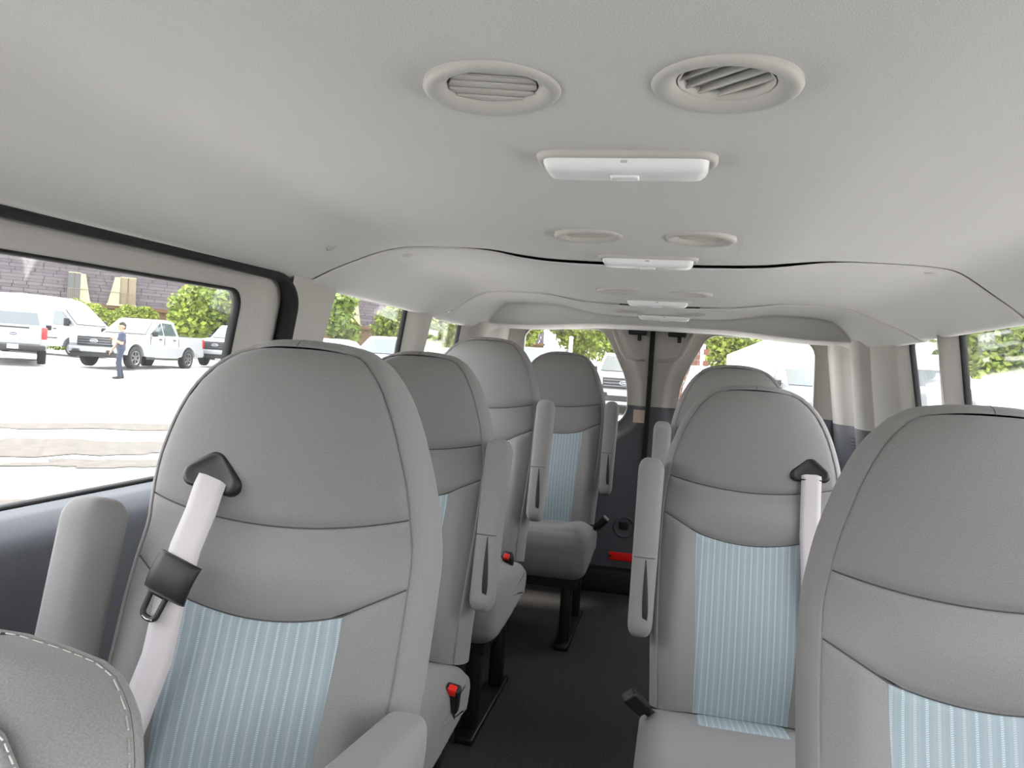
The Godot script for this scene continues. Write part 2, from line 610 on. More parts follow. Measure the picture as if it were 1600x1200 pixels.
func build_rear_wall(wn: int) -> void:
	var belt := -0.156
	var prof := [[0.085, 0.0], [0.078, 0.002], [0.064, 0.010], [0.034, 0.034], [0.012, 0.044], [0.0, 0.048], [0.0, 0.06]]
	var split_x := -0.134
	var data := [
		["door_2", [Vector2(-0.835, 0.232), Vector2(-0.395, 0.244), Vector2(-0.247, -0.275), Vector2(-0.83, -0.275)], [0.07, 0.05, 0.11, 0.08], -1.03, split_x - 0.008, "left rear cargo door with shaped window, sticker and red reflector", "rear window in the door behind the passenger side seats"],
		["door_3", [Vector2(0.150, 0.243), Vector2(0.688, 0.244), Vector2(0.705, -0.275), Vector2(0.018, -0.275)], [0.05, 0.09, 0.08, 0.11], split_x + 0.008, 0.93, "right rear cargo door with shaped window and black latch", "rear window in the door behind the driver side seats"],
	]
	for q in data:
		var d := base(q[0])
		struct(d, q[5])
		# the slanted inner edge bends to vertical below the middle: bend the outline
		var ol := rquad(q[1], q[2])
		var inner_x := -0.247 if q[0] == "door_2" else 0.018
		var top_x := -0.395 if q[0] == "door_2" else 0.150
		for j in ol.size():
			var p := ol[j]
			# inner edge line at this height if straight, and bent
			var straight := lerpf(inner_x, top_x, clampf((p.y + 0.275) / 0.518, 0, 1))
			var bent: float = lut([[-0.275, inner_x], [-0.12, inner_x - signf(top_x - inner_x) * 0.002], [-0.04, lerpf(inner_x, top_x, 0.05)], [0.02, lerpf(inner_x, top_x, 0.20)], [0.243, top_x]], p.y)
			var away := clampf(1.0 - absf(p.x - straight) / 0.14, 0, 1)
			ol[j].x += (bent - straight) * away
		var up := st_new()
		var dn := st_new()
		var rect := rect4(q[3], q[4], -1.04, 0.40)
		split_rows(patch_rows(ol, rect, 0.0, prof, rear_f, 0.08), belt, up, dn)
		obj("upper_trim", up, M.trim, d)
		obj("lower_trim", dn, M.lower_trim, d)
		pane("window_%d" % wn, ol, 0.052, rear_f, q[6], M.trim)
		wn += 1
		# embossed rib running down from the roof beside the window
		var rib := st_new()
		var sgn := -1.0 if q[0] == "door_2" else 1.0
		var pts := [Vector2(0.215, 0.26), Vector2(0.19, 0.20), Vector2(0.155, 0.125), Vector2(0.13, 0.10), Vector2(0.085, 0.092), Vector2(0.03, 0.09)]
		var path := []
		for p in pts: path.append(rear_f(split_x + sgn * p.x, p.y, -0.001))
		tube(rib, path, 0.010, 8, Vector2(1.0, 0.5), Vector3.BACK)
		obj("rib", rib, M.trim, d)
		# latch housing at the top
		var lx := -0.213 if q[0] == "door_2" else -0.008
		var la := st_new()
		rounded_box(la, rear_f(lx, 0.250, -0.02), Vector3(0.095, 0.065, 0.05), 0.008)
		var lo := obj("latch_housing", la, M.black, d)
		la = st_new()
		rounded_box(la, rear_f(lx + 0.012, 0.205, -0.025), Vector3(0.02, 0.035, 0.015), 0.004)
		obj("latch_pin", la, M.black, lo)
	# black seal where the two doors meet
	var g := st_new()
	rounded_box(g, Vector3(split_x, -0.36, -4.112), Vector3(0.026, 1.36, 0.03), 0.008)
	struct(obj("trim_2", g, M.rubber), "black rubber seal between the two rear doors")
	var sill := st_new()
	rounded_box(sill, Vector3(-0.085, -1.09, -4.10), Vector3(1.95, 0.13, 0.10), 0.02)
	struct(obj("trim_3", sill, M.black), "black sill under the rear doors")
	var d2: Node3D = get_node("door_2")
	var s := st_new()
	box(s, rear_f(-0.176, -0.211, -0.002), Vector3(0.062, 0.068, 0.003))
	var o := obj("sticker", s, M.sticker, d2)
	o.set_meta("label", "small beige warning sticker")
	s = st_new()
	rounded_box(s, rear_f(-0.185, -0.963, -0.008), Vector3(0.20, 0.044, 0.014), 0.006)
	o = obj("reflector", s, M.reflector, d2)
	o.set_meta("label", "red rectangular reflector")
	for e in [-0.278, -0.092]:
		s = st_new()
		lathe(s, [[0.0, 0.0], [0.006, 0.0], [0.0075, -0.004]], 12, Transform3D(Basis(Vector3.RIGHT, PI / 2), rear_f(e, -0.963, -0.018)))
		obj("reflector_screw", s, M.black, o)
	# pull-cup recess
	s = st_new()
	lathe(s, [[0.060, 0.000], [0.058, 0.006], [0.050, 0.008], [0.046, 0.002], [0.040, -0.016], [0.0, -0.020]], 28, Transform3D(Basis(Vector3.RIGHT, PI / 2), rear_f(-0.215, -0.805, -0.001)))
	var cup := obj("pull_cup", s, M.lower_trim, d2)
	s = st_new()
	rounded_box(s, rear_f(-0.218, -0.800, -0.002), Vector3(0.05, 0.04, 0.02), 0.009)
	obj("pull_handle", s, M.black, cup)

# ------------------------------------------------------------------ headliner
const CEIL := [[-1.0, 0.196], [-0.985, 0.192], [-0.97, 0.1945], [-0.955, 0.204], [-0.925, 0.232], [-0.885, 0.268], [-0.845, 0.300], [-0.80, 0.319], [-0.74, 0.325], [-0.62, 0.326], [-0.52, 0.323], [-0.45, 0.313], [-0.37, 0.304], [-0.25, 0.300], [-0.09, 0.299], [0.07, 0.300], [0.20, 0.305], [0.29, 0.315], [0.36, 0.321], [0.52, 0.320], [0.60, 0.316], [0.655, 0.306], [0.70, 0.280], [0.745, 0.244], [0.785, 0.210], [0.80, 0.1955], [0.815, 0.190], [0.83, 0.194]]

func ceil_y(x: float, z: float) -> float:
	var y := lut(CEIL, x)
	# the side coves of the front panel are broad and soft
	return y

func seam_z(x: float, which: int) -> float:
	if which == 1: return -2.07 + 0.20 * smooth(-0.80, -0.99, x) + 0.03 * smooth(0.70, 0.80, x)
	return -3.14 + 0.10 * smooth(-0.82, -0.99, x) + 0.30 * smooth(0.66, 0.83, x)

const VENTS := [[-0.2135, -0.806], [0.029, -0.803], [-0.206, -1.67], [0.030, -1.67], [-0.212, -2.66], [0.028, -2.66], [-0.210, -3.36], [0.030, -3.36]]

func sorted_down(a: Array) -> Array:
	a.sort()
	a.reverse()
	return a

func build_ceiling() -> void:
	var ceiling := base("ceiling")
	struct(ceiling, "pale grey headliner made of three panels with soft side coves")
	var xs := []
	for i in CEIL.size() - 1:
		for k in 3: xs.append(lerpf(CEIL[i][0], CEIL[i + 1][0], k / 3.0))
	xs.append(CEIL[-1][0])
	for vx in [-0.21, 0.029]:
		for k in 19: xs.append(vx - 0.09 + k * 0.01)
	xs.sort()
	for i in range(xs.size() - 1, 0, -1):
		if xs[i] - xs[i - 1] < 0.003: xs.remove_at(i)
	for n in 3:
		var rows := []
		# rows, closer together round the vents
		var c0 := 0.48 if n == 0 else seam_z(-0.09, n) - 0.020
		var c1 := seam_z(-0.09, n + 1) + 0.012
		var ts := []
		for k in 24: ts.append(k / 23.0)
		for v in VENTS:
			for k in 19:
				var t: float = (v[1] - 0.09 + k * 0.01 - c0) / (c1 - c0)
				if t > 0.0 and t < 1.0: ts.append(t)
		ts.sort()
		for i in range(ts.size() - 2, 0, -1):
			if ts[i] - ts[i - 1] < 0.0012: ts.remove_at(i)
		var nr: int = ts.size() + 3
		for r in nr + 5:
			var row := PackedVector3Array()
			for x in xs:
				var mid: float = smooth(-0.62, -0.42, x) * (1.0 - smooth(0.24, 0.44, x))
				var drop: float = n * lerpf(0.0055, 0.0105, mid)
				var gap: float = lerpf(0.0055, 0.012, mid)
				var z0: float = 0.48 if n == 0 else seam_z(x, n) - gap
				var z1: float = (seam_z(x, n + 1) + gap) if n < 2 else -4.2
				var y := 0.0
				var z := 0.0
				if r < 4 and n > 0:
					# thin rounded leading edge of the board
					var a := r / 3.0 * PI / 2
					z = z0 - 0.008 * (1 - cos(a)) * 1.0
					y = ceil_y(x, z) - drop + 0.006 * (1 - sin(a))
				elif r > nr:
					var a := (r - nr) / 4.0 * PI / 2
					z = z1 + 0.006 * (1 - sin(a)) * 0.0 - 0.006 * sin(a)
					y = ceil_y(x, z) - drop + 0.008 * (1 - cos(a))
				else:
					var t: float = ts[clampi(r - 4, 0, ts.size() - 1)]
					z = lerpf(z0 - (0.008 if n > 0 else 0.0), z1, t)
					y = ceil_y(x, z) - drop
				row.append(Vector3(x, y, z))
			rows.append(row)
		if n == 2:
			# rear header: the headliner steps down steeply ahead of the rear doors
			rows = []
			var zs := [-99.0, -98.0, -97.0, -96.0]
			for k in 12: zs.append(lerpf(-3.17, -3.54, k / 11.0))
			for k in range(1, 19): zs.append(lerpf(-3.54, -3.72, k / 18.0))
			for k in range(1, 8): zs.append(lerpf(-3.72, -4.06, k / 7.0))
			for k in 19: zs.append(-3.36 - 0.09 + k * 0.01)
			zs = zs.slice(0, 4) + sorted_down(zs.slice(4))
			for zi in zs.size():
				var row := PackedVector3Array()
				for x in xs:
					var mid: float = smooth(-0.62, -0.42, x) * (1.0 - smooth(0.24, 0.44, x))
					var drop: float = 2 * lerpf(0.0055, 0.0105, mid)
					var z0: float = seam_z(x, 2) - lerpf(0.001, 0.012, mid)
					var z: float = zs[zi]
					var y := 0.0
					if zi < 4:
						var a := zi / 3.0 * PI / 2
						z = z0 - 0.008 * (1 - cos(a))
						y = ceil_y(x, z) - drop + 0.006 * (1 - sin(a))
					else:
						z = minf(z, z0 - 0.009 - 0.0002 * zi)
						y = ceil_y(x, z) - drop
						var low: float = 0.240 - 0.026 * smooth(0.25, 0.72, absf(x + 0.09))
						var hd := lerpf(0.40, low, smooth(-3.56, -3.70, z))
						var k := 0.02
						var h := clampf(0.5 + 0.5 * (hd - y) / k, 0, 1)
						y = lerpf(hd, y, h) - k * h * (1 - h)
					row.append(Vector3(x, y, z))
				rows.append(row)
			# rounded rear lip
			for k in range(1, 6):
				var row := PackedVector3Array()
				for p in rows[zs.size() - 1]: row.append(Vector3(p.x, p.y + 0.02 * (1 - cos(k / 5.0 * PI / 2)), p.z - 0.02 * sin(k / 5.0 * PI / 2)))
				rows.append(row)
		var st := st_new()
		for i in rows.size() - 1:
			for j in xs.size() - 1:
				var mid: Vector3 = (rows[i][j] + rows[i + 1][j + 1]) * 0.5
				var open := false
				for v in VENTS:
					if Vector2(mid.x - v[0], mid.z - v[1]).length() < 0.059: open = true
				if not open: quad(st, rows[i][j], rows[i][j + 1], rows[i + 1][j + 1], rows[i + 1][j])
		obj("headliner_panel", st, M.headliner, ceiling)
	# flat plugs in the headliner
	for p in [[-0.873, -1.81, 0.016], [-0.80, -2.16, 0.018], [0.615, -2.13, 0.018], [-0.80, -3.2, 0.014]]:
		var x: float = p[0]
		var st := st_new()
		var nrm := Vector3((ceil_y(x + 0.01, 0) - ceil_y(x - 0.01, 0)) / 0.02, -1, 0).normalized()
		var ax := Vector3.BACK.cross(nrm).normalized()
		lathe(st, [[0.0, 0.004], [p[2] * 0.85, 0.004], [p[2], 0.002], [p[2] * 1.05, -0.004]], 20, Transform3D(Basis(ax, nrm, ax.cross(nrm)), Vector3(x, ceil_y(x, 0) - (0.004 if p[1] < -2.05 else 0.0), p[1])))
		obj("fixing_plug", st, M.vent_plastic, ceiling)

# ------------------------------------------------------------------ passenger seats
# Backrest co-ordinates: w across, t down from the top along the back, n outwards from it. The origin is the crease between back and cushion.
const BACK_L := 0.82
const LEAN := 0.2269
const FACE_HW := [[0.028, 0.083], [0.036, 0.100], [0.048, 0.113], [0.065, 0.130], [0.09, 0.148], [0.13, 0.168], [0.165, 0.181], [0.21, 0.195], [0.26, 0.204], [0.31, 0.210], [0.39, 0.213], [0.50, 0.212], [0.65, 0.206], [0.82, 0.195]]
const FACE_N := [[0.0, 0.012], [0.028, 0.020], [0.05, 0.036], [0.09, 0.047], [0.13, 0.048], [0.19, 0.040], [0.27, 0.020], [0.30, 0.012], [0.36, 0.018], [0.46, 0.024], [0.60, 0.036], [0.72, 0.030], [0.82, 0.0]]

func bp(w: float, t: float, n: float) -> Vector3:
	var up := Vector3(0, cos(LEAN), -sin(LEAN))
	var nn := Vector3(0, sin(LEAN), cos(LEAN))
	return up * (BACK_L - t) + nn * n + Vector3(w, 0, 0)

func face_n(w: float, t: float) -> float:
	var h := lut(FACE_HW, t)
	var u := clampf(absf(w) / h, 0, 1)
	var lowr := smooth(0.34, 0.44, t)
	var crown := 0.026 * (1.0 - u * u * u) * (1.0 - lowr)
	var bol := lowr * (0.020 * exp(-pow((absf(w) - 0.165) / 0.036, 2.0)) + 0.006 * (1 - u))
	return lut(FACE_N, t) - 0.024 + crown + bol

func seam1(w: float) -> float: return 0.288 - 0.030 * pow(w / 0.215, 2.0)
func seam2(w: float) -> float:
	var a := absf(w)
	if a < 0.128: return 0.418 - 0.020 * pow(a / 0.128, 2.0)
	return 0.398 - (a - 0.128) / 0.085 * 0.046
func insert_w(t: float) -> float: return lerpf(0.130, 0.110, clampf((t - 0.39) / 0.42, 0, 1))

const EDGE := [0.0, 0.008, 0.02, 0.04, 0.08, 0.15, 0.25, 0.38, 0.5, 0.62, 0.75, 0.85, 0.92, 0.96, 0.98, 0.992, 1.0]

func panel(st: SurfaceTool, f: Callable, sx: float, sy: float, uv := false, amp := 0.0034) -> void:
	# f(u, v) -> Vector2(w, t); the borders are drawn in as seams
	var rows := []
	var uvs := []
	for v in EDGE:
		var row := PackedVector3Array()
		var ur := []
		for u in EDGE:
			var q: Vector2 = f.call(u, v)
			var d := minf(minf(u, 1 - u) * sx, minf(v, 1 - v) * sy)
			var g := -amp * exp(-pow(d / 0.0055, 2.0)) + 0.0016 * smooth(0.0, 0.03, d)
			row.append(bp(q.x, q.y, face_n(q.x, q.y) + g))
			ur.append(q)
		rows.append(row)
		uvs.append(ur)
	if uv: grid_uv(st, rows, uvs)
	else: grid(st, rows)

func armrest_mesh(st: SurfaceTool, length: float) -> void:
	# padded bar along -y from the origin, rounded at both ends, tapering a little
	var rows := []
	var n := 20
	for k in 33:
		var s := 0.5 - 0.5 * cos(PI * k / 32.0)
		var y := -length * s
		var w := lerpf(0.033, 0.030, s)
		var d := lerpf(0.046, 0.040, s)
		var e0 := clampf(s * length / 0.034, 0, 1)
		var e1 := clampf((1 - s) * length / 0.034, 0, 1)
		var sh := sqrt(maxf(1 - pow(1 - e0, 2.0), 0.0)) * sqrt(maxf(1 - pow(1 - e1, 2.0), 0.0))
		sh = lerpf(0.35, 1.0, sh)
		var row := PackedVector3Array()
		for j in n:
			var a := TAU * j / n
			var c := cos(a)
			var si := sin(a)
			row.append(Vector3(signf(c) * pow(absf(c), 0.55) * w * sh, y, signf(si) * pow(absf(si), 0.55) * d * sh))
		rows.append(row)
	grid(st, rows, true)
	cap(st, rows[0]); cap(st, rows[-1])

var seat_parts := {}
func make_seat_parts() -> void:
	var st := st_new()
	panel(st, func(u, v):
		var w0: float = (u * 2 - 1) * 0.215
		var t: float = lerpf(0.028, seam1(w0), v)
		return Vector2((u * 2 - 1) * lut(FACE_HW, t), t), 0.4, 0.25)
	seat_parts.head_panel = mesh_of(st, M.head_fabric)
	st = st_new()
	panel(st, func(u, v):
		var w0: float = (u * 2 - 1) * 0.215
		var t: float = lerpf(seam1(w0), seam2(w0), v)
		return Vector2((u * 2 - 1) * lut(FACE_HW, t), t), 0.43, 0.12)
	seat_parts.shoulder_panel = mesh_of(st, M.fabric)
	for s in [-1.0, 1.0]:
		st = st_new()
		panel(st, func(u, v):
			var wt: float = lerpf(0.130, 0.216, u)
			var t: float = lerpf(seam2(wt), 0.83, v)
			return Vector2(s * lerpf(insert_w(t), lut(FACE_HW, t), u), t), 0.09, 0.45)
		seat_parts["bolster%d" % int(s)] = mesh_of(st, M.fabric)
	st = st_new()
	panel(st, func(u, v):
		var w0: float = (u * 2 - 1) * 0.128
		var t: float = lerpf(seam2(w0), 0.83, v)
		return Vector2((u * 2 - 1) * insert_w(t), t), 0.25, 0.42, true)
	seat_parts.insert_panel = mesh_of(st, M.insert)
	# gusset round the face and the back of the backrest
	var loop := []
	for k in 40:
		var t := lerpf(0.83, 0.030, pow(k / 39.0, 0.6))
		loop.append(Vector2(-lut(FACE_HW, t), t))
	for x in [0.078, 0.066, 0.05, 0.033, 0.016, 0.0]: loop.append(Vector2(-x, 0.0250 + 0.0034 * pow(x / 0.083, 2.0)))
	var half: int = loop.size()
	for k in range(half - 2, -1, -1): loop.append(Vector2(-loop[k].x, loop[k].y))
	var nl: int = loop.size()
	var prof := [[0.0, -0.0028], [0.001, -0.0018], [0.0045, -0.0032], [0.010, -0.009], [0.0155, -0.020], [0.019, -0.036], [0.020, -0.058], [0.019, -0.085], [0.014, -0.110], [0.004, -0.128], [-0.015, -0.138]]
	st = st_new()
	var rows := []
	for p in prof:
		var row := PackedVector3Array()
		for j in nl:
			var a: Vector2 = loop[maxi(j - 1, 0)]
			var b: Vector2 = loop[mini(j + 1, nl - 1)]
			var tg := (b - a).normalized()
			var nn := Vector2(tg.y, -tg.x)
			if j < 3: nn = Vector2(-1, 0)
			if j > nl - 4: nn = Vector2(1, 0)
			if nn.dot(loop[j] - Vector2(0, 0.45)) < 0: nn = -nn
			var q: Vector2 = loop[j] + nn * float(p[0])
			row.append(bp(q.x, q.y, face_n(loop[j].x, loop[j].y) + float(p[1])))
		rows.append(row)
	grid(st, rows)
	# back panel
	var last: PackedVector3Array = rows[-1]
	for j in half - 1:
		quad(st, last[j], last[j + 1], last[nl - 2 - j], last[nl - 1 - j])
	seat_parts.gusset = mesh_of(st, M.fabric)
	# short seam across the top of the gusset
	st = st_new()
	var path := []
	for k in 6: path.append(bp(0, 0.0258 - [0.0, 0.0048, 0.0102, 0.0157, 0.0192, 0.0200][k], face_n(0, 0.025) + [-0.0022, -0.003, -0.009, -0.0197, -0.0358, -0.058][k]))
	tube(st, path, 0.0009, 5)
	seat_parts.top_seam = mesh_of(st, M.thread)
	# thread lying in the two cross seams
	for q in 2:
		st = st_new()
		path = []
		for k in 41:
			var w0 := lerpf(-0.211, 0.211, k / 40.0)
			var t: float = seam1(w0) if q == 0 else seam2(w0)
			w0 *= lut(FACE_HW, t) / 0.213
			path.append(bp(w0, t, face_n(w0, t) - 0.0022))
		tube(st, path, 0.0011, 5)
		seat_parts["seam_a" if q == 0 else "seam_b"] = mesh_of(st, M.thread)
	# cushion: a side profile swept across with rounded ends
	st = st_new()
	var side := [[-0.07, -0.05], [-0.03, -0.020], [0.03, -0.006], [0.12, 0.012], [0.26, 0.028], [0.36, 0.040], [0.42, 0.040], [0.465, 0.022], [0.487, -0.02], [0.487, -0.08], [0.470, -0.13], [0.43, -0.165], [0.36, -0.178], [0.2, -0.172], [0.05, -0.16], [-0.06, -0.14], [-0.085, -0.08]]
	rows = []
	for k in 25:
		var v := k / 24.0 * 2 - 1
		var w := 0.236 * sin(v * PI / 2)
		var e := clampf((0.236 - absf(w)) / 0.055, 0, 1)
		var inset := 0.045 * (1 - sqrt(maxf(1 - pow(1 - e, 2.0), 0.0)))
		var row := PackedVector3Array()
		for j in side.size() * 3:
			var a: Array = side[j / 3]
			var b: Array = side[(j / 3 + 1) % side.size()]
			var z0 := lerpf(a[0], b[0], (j % 3) / 3.0)
			var y0 := lerpf(a[1], b[1], (j % 3) / 3.0)
			var c := Vector2(clampf(z0, 0.02, 0.40), clampf(y0, -0.11, -0.06))
			var d := Vector2(z0, y0) - c
			d = d * (1 - inset / maxf(d.length(), 0.046))
			var bolz := 0.012 * exp(-pow((absf(w) - 0.17) / 0.035, 2.0)) * smooth(-0.02, 0.02, y0 + 0.005) * (1.0 if z0 < 0.44 else 0.0)
			row.append(Vector3(w, c.y + d.y + bolz, c.x + d.x))
		rows.append(row)
	grid(st, rows, true)
	cap(st, rows[0]); cap(st, rows[-1])
	seat_parts.cushion = mesh_of(st, M.fabric)
	st = st_new()
	rows = []
	var uvs := []
	for k in 7:
		var row := PackedVector3Array()
		var ur := []
		for j in 11:
			var w := lerpf(-0.115, 0.115, j / 10.0)
			var z := lerpf(-0.02, 0.105, k / 6.0)
			var e := minf(minf(j, 10 - j), 6 - k)
			row.append(Vector3(w, lut([[-0.03, -0.018], [0.03, -0.004], [0.12, 0.0135], [0.2, 0.021]], z) - (0.005 if e < 1 else 0.0), z))
			ur.append(Vector2(w, z))
		rows.append(row)
		uvs.append(ur)
	grid_uv(st, rows, uvs)
	seat_parts.cushion_insert = mesh_of(st, M.insert)
	st = st_new()
	armrest_mesh(st, 0.44)
	seat_parts.armrest = mesh_of(st, M.fabric)
	# zipped slit of the armrest cover and the seam above it
	st = st_new()
	var slit := []
	for k in 11:
		var s := k / 10.0
		slit.append(Vector3(0.004 + 0.008 * s, lerpf(-0.255, -0.418, s), 0.0425 - 0.012 * pow(s, 8.0)))
	var srows := []
	for k in 11:
		var hw := 0.0055 * sin(PI * clampf(k / 10.0 + 0.02, 0, 1) * 0.62)
		srows.append(PackedVector3Array([slit[k] + Vector3(-hw - 0.0025, 0, -0.003), slit[k] + Vector3(-hw, 0, 0.0012), slit[k] + Vector3(hw, 0, 0.0012), slit[k] + Vector3(hw + 0.0025, 0, -0.003)]))
	grid(st, srows)
	seat_parts.slit = mesh_of(st, M.black)
	st = st_new()
	path = []
	for k in 9: path.append(Vector3(lerpf(-0.026, 0.026, k / 8.0), -0.250, 0.0432 - 0.004 * pow(absf(k / 4.0 - 1), 3.0)))
	tube(st, path, 0.0009, 4)
	seat_parts.arm_seam = mesh_of(st, M.thread)
	# buckle and its red button
	st = st_new()
	rounded_box(st, Vector3(0, 0.035, 0), Vector3(0.036, 0.075, 0.026), 0.006)
	tube(st, [Vector3(0, 0.0, 0), Vector3(0, -0.05, -0.01), Vector3(0, -0.12, -0.02)], 0.010, 8)
	seat_parts.buckle = mesh_of(st, M.black_gloss)
	st = st_new()
	rounded_box(st, Vector3(0, 0.066, 0.006), Vector3(0.020, 0.020, 0.018), 0.003)
	seat_parts.button = mesh_of(st, M.red_button)
	# belt guide bezel: rounded triangle plate with a raised middle
	st = st_new()
	var discs := [[Vector2(0, 0.010), 0.021], [Vector2(-0.031, -0.011), 0.0165], [Vector2(0.031, -0.011), 0.0165]]
	var gl := []
	for k in 60:
		var d := Vector2.from_angle(TAU * k / 60)
		var best := -1e9
		var bp_ := Vector2.ZERO
		for c in discs:
			var sup: float = c[0].dot(d) + c[1]
			if sup > best:
				best = sup
				bp_ = c[0] + d * float(c[1])
		gl.append(bp_)
	rows = []
	for q in [[1.0, -0.004], [1.0, 0.002], [0.97, 0.005], [0.90, 0.008], [0.80, 0.0088], [0.72, 0.0075], [0.4, 0.0068], [0.0, 0.0065]]:
		var row := PackedVector3Array()
		for p in gl:
			row.append(Vector3(p.x * q[0], p.y * q[0], q[1]))
		rows.append(row)
	grid(st, rows, true)
	seat_parts.guide = mesh_of(st, M.black_gloss)

func part(called: String, mesh: Mesh, parent: Node, at := Vector3.ZERO, b := Basis.IDENTITY) -> MeshInstance3D:
	var o := MeshInstance3D.new()
	o.name = called
	o.mesh = mesh
	o.transform = Transform3D(b, at)
	parent.add_child(o, true)
	return o

func strap(st: SurfaceTool, pts: Array, half := 0.0235) -> void:
	# flat belt webbing through the points [position, across direction]
	var rows := []
	for p in pts:
		var c: Vector3 = p[0]
		var a: Vector3 = p[1].normalized() * half
		var nn := Vector3(0, sin(LEAN), cos(LEAN)) * 0.0012
		rows.append(PackedVector3Array([c - a - nn, c - a + nn, c - a * 0.5 + nn * 1.4, c + a * 0.5 + nn * 1.4, c + a + nn, c + a - nn]))
	grid(st, rows, true)

func seat(x: float, ytop: float, ztop: float, arms: Array, buckles: Array, label: String, yaw := 0.0) -> Node3D:
	# arms: [side, folded down]; buckles: [side, turn]
	var hc := ytop - BACK_L * cos(LEAN) - FLOOR_Y
	var o := base("passenger_seat", Vector3(x, FLOOR_Y, ztop + BACK_L * sin(LEAN) - 0.02), yaw)
	tag(o, label, "seat", "grey cloth passenger seats of the van")
	var h := Vector3(0, hc, 0)
	part("head_panel", seat_parts.head_panel, o, h)
	part("shoulder_panel", seat_parts.shoulder_panel, o, h)
	part("seam_thread", seat_parts.seam_a, o, h)
	part("seam_thread", seat_parts.seam_b, o, h)
	part("bolster", seat_parts["bolster-1"], o, h)
	part("bolster", seat_parts["bolster1"], o, h)
	part("insert_panel", seat_parts.insert_panel, o, h).set_meta("label", "blue grey striped cloth insert")
	var g := part("back_gusset", seat_parts.gusset, o, h)
	part("top_seam", seat_parts.top_seam, g)
	var cu := part("cushion", seat_parts.cushion, o, h)
	part("cushion_insert", seat_parts.cushion_insert, cu)
	for a in arms:
		var s: float = a[0]
		var at: Vector3 = h + bp(s * a[2], a[3], 0.03)
		var b := Basis(Vector3.RIGHT, -LEAN)
		if a[1]:
			at = h + bp(s * 0.255, 0.50, 0.40)
			b = Basis(Vector3.RIGHT, deg_to_rad(84))
			at = h + Vector3(s * 0.250, 0.330, 0.39)
		var ar := part("armrest", seat_parts.armrest, o, at, b)
		if not a[1]:
			part("zip_slit", seat_parts.slit, ar)
			part("cover_seam", seat_parts.arm_seam, ar)
	for q in buckles:
		var s: float = q[0]
		var bu := part("buckle", seat_parts.buckle, o, h + Vector3(s * q[3], q[2], q[4]), Basis(Vector3.BACK, -s * q[1]) * Basis(Vector3.RIGHT, q[5]))
		if q[6]: part("release_button", seat_parts.button, bu).set_meta("label", "red release button")
	# pedestal
	var st := st_new()
	box(st, Vector3(0, hc - 0.185, 0.20), Vector3(0.40, 0.035, 0.46))
	obj("seat_pan", st, M.frame_metal, o)
	for s in [-0.16, 0.16]:
		for z in [0.02, 0.36]:
			st = st_new()
			rounded_box(st, Vector3(s, (hc - 0.19) * 0.5, z), Vector3(0.045, hc - 0.19, 0.06), 0.008)
			obj("leg", st, M.frame_metal, o)
		st = st_new()
		rounded_box(st, Vector3(s, 0.012, 0.19), Vector3(0.06, 0.022, 0.52), 0.006)
		obj("floor_rail", st, M.frame_metal, o)
	return o

func shoulder_belt(o: Node3D, hc: float, w: float, tilt: float, pts: Array, latch: bool) -> void:
	var h := Vector3(0, hc, 0)
	var nrm := Basis(Vector3.RIGHT, -LEAN)
	part("belt_guide", seat_parts.guide, o, h + bp(w, 0.222, face_n(w, 0.222) + 0.001), nrm * Basis(Vector3.BACK, tilt))
	var st := st_new()
	var sp := []
	for p in pts: sp.append([h + bp(p[0], p[1], face_n(p[0], p[1]) + p[2]), Basis(Vector3.BACK, tilt + p[3]) * Vector3.RIGHT])
	strap(st, sp)
	obj("belt_strap", st, M.webbing, o).set_meta("label", "pale grey seat belt webbing")
	if latch:
		var c: Vector3 = h + bp(-0.106, 0.372, face_n(-0.106, 0.37) + 0.042)
		var b := nrm * Basis(Vector3.BACK, -0.30)
		st = st_new()
		var rows := []
		for k in 13:
			var a := (k / 12.0 - 0.5) * 1.1
			var row := PackedVector3Array()
			for q in [[-1.0, -0.004], [-1.0, 0.0], [-0.92, 0.003], [-0.6, 0.005], [0.6, 0.005], [0.92, 0.003], [1.0, 0.0], [1.0, -0.004]]:
				row.append(c + b * Vector3(q[0] * 0.034, sin(a) * 0.052, cos(a) * 0.030 - 0.024 + q[1]))
			rows.append(row)
		grid(st, rows, true)
		cap(st, rows[0]); cap(st, rows[-1])
		var la := obj("latch_plate", st, M.black_gloss, o)
		# steel tongue: a flat rounded loop
		st = st_new()
		var tl := rquad([Vector2(-0.017, 0.0), Vector2(0.017, 0.0), Vector2(0.015, -0.042), Vector2(-0.015, -0.042)], [0.003, 0.003, 0.012, 0.012])
		var f := func(u, v, e): return c + b * (Vector3(u - 0.008, v - 0.024, e))
		grid(st, [loop3(offset_loop(tl, -0.008), 0.0, f), loop3(offset_loop(tl, -0.007), 0.0025, f), loop3(offset_loop(tl, -0.001), 0.0028, f), loop3(tl, 0.0015, f), loop3(tl, -0.001, f), loop3(offset_loop(tl, -0.008), -0.001, f)], true)
		var tg := obj("latch_tongue", st, M.black_gloss, la)
		st = st_new()
		tube(st, [c + b * Vector3(-0.016, -0.0625, 0.001), c + b * Vector3(-0.008, -0.0635, 0.0015), c + b * Vector3(0.001, -0.0625, 0.001)], 0.0022, 6)
		obj("steel_edge", st, M.chrome, tg)

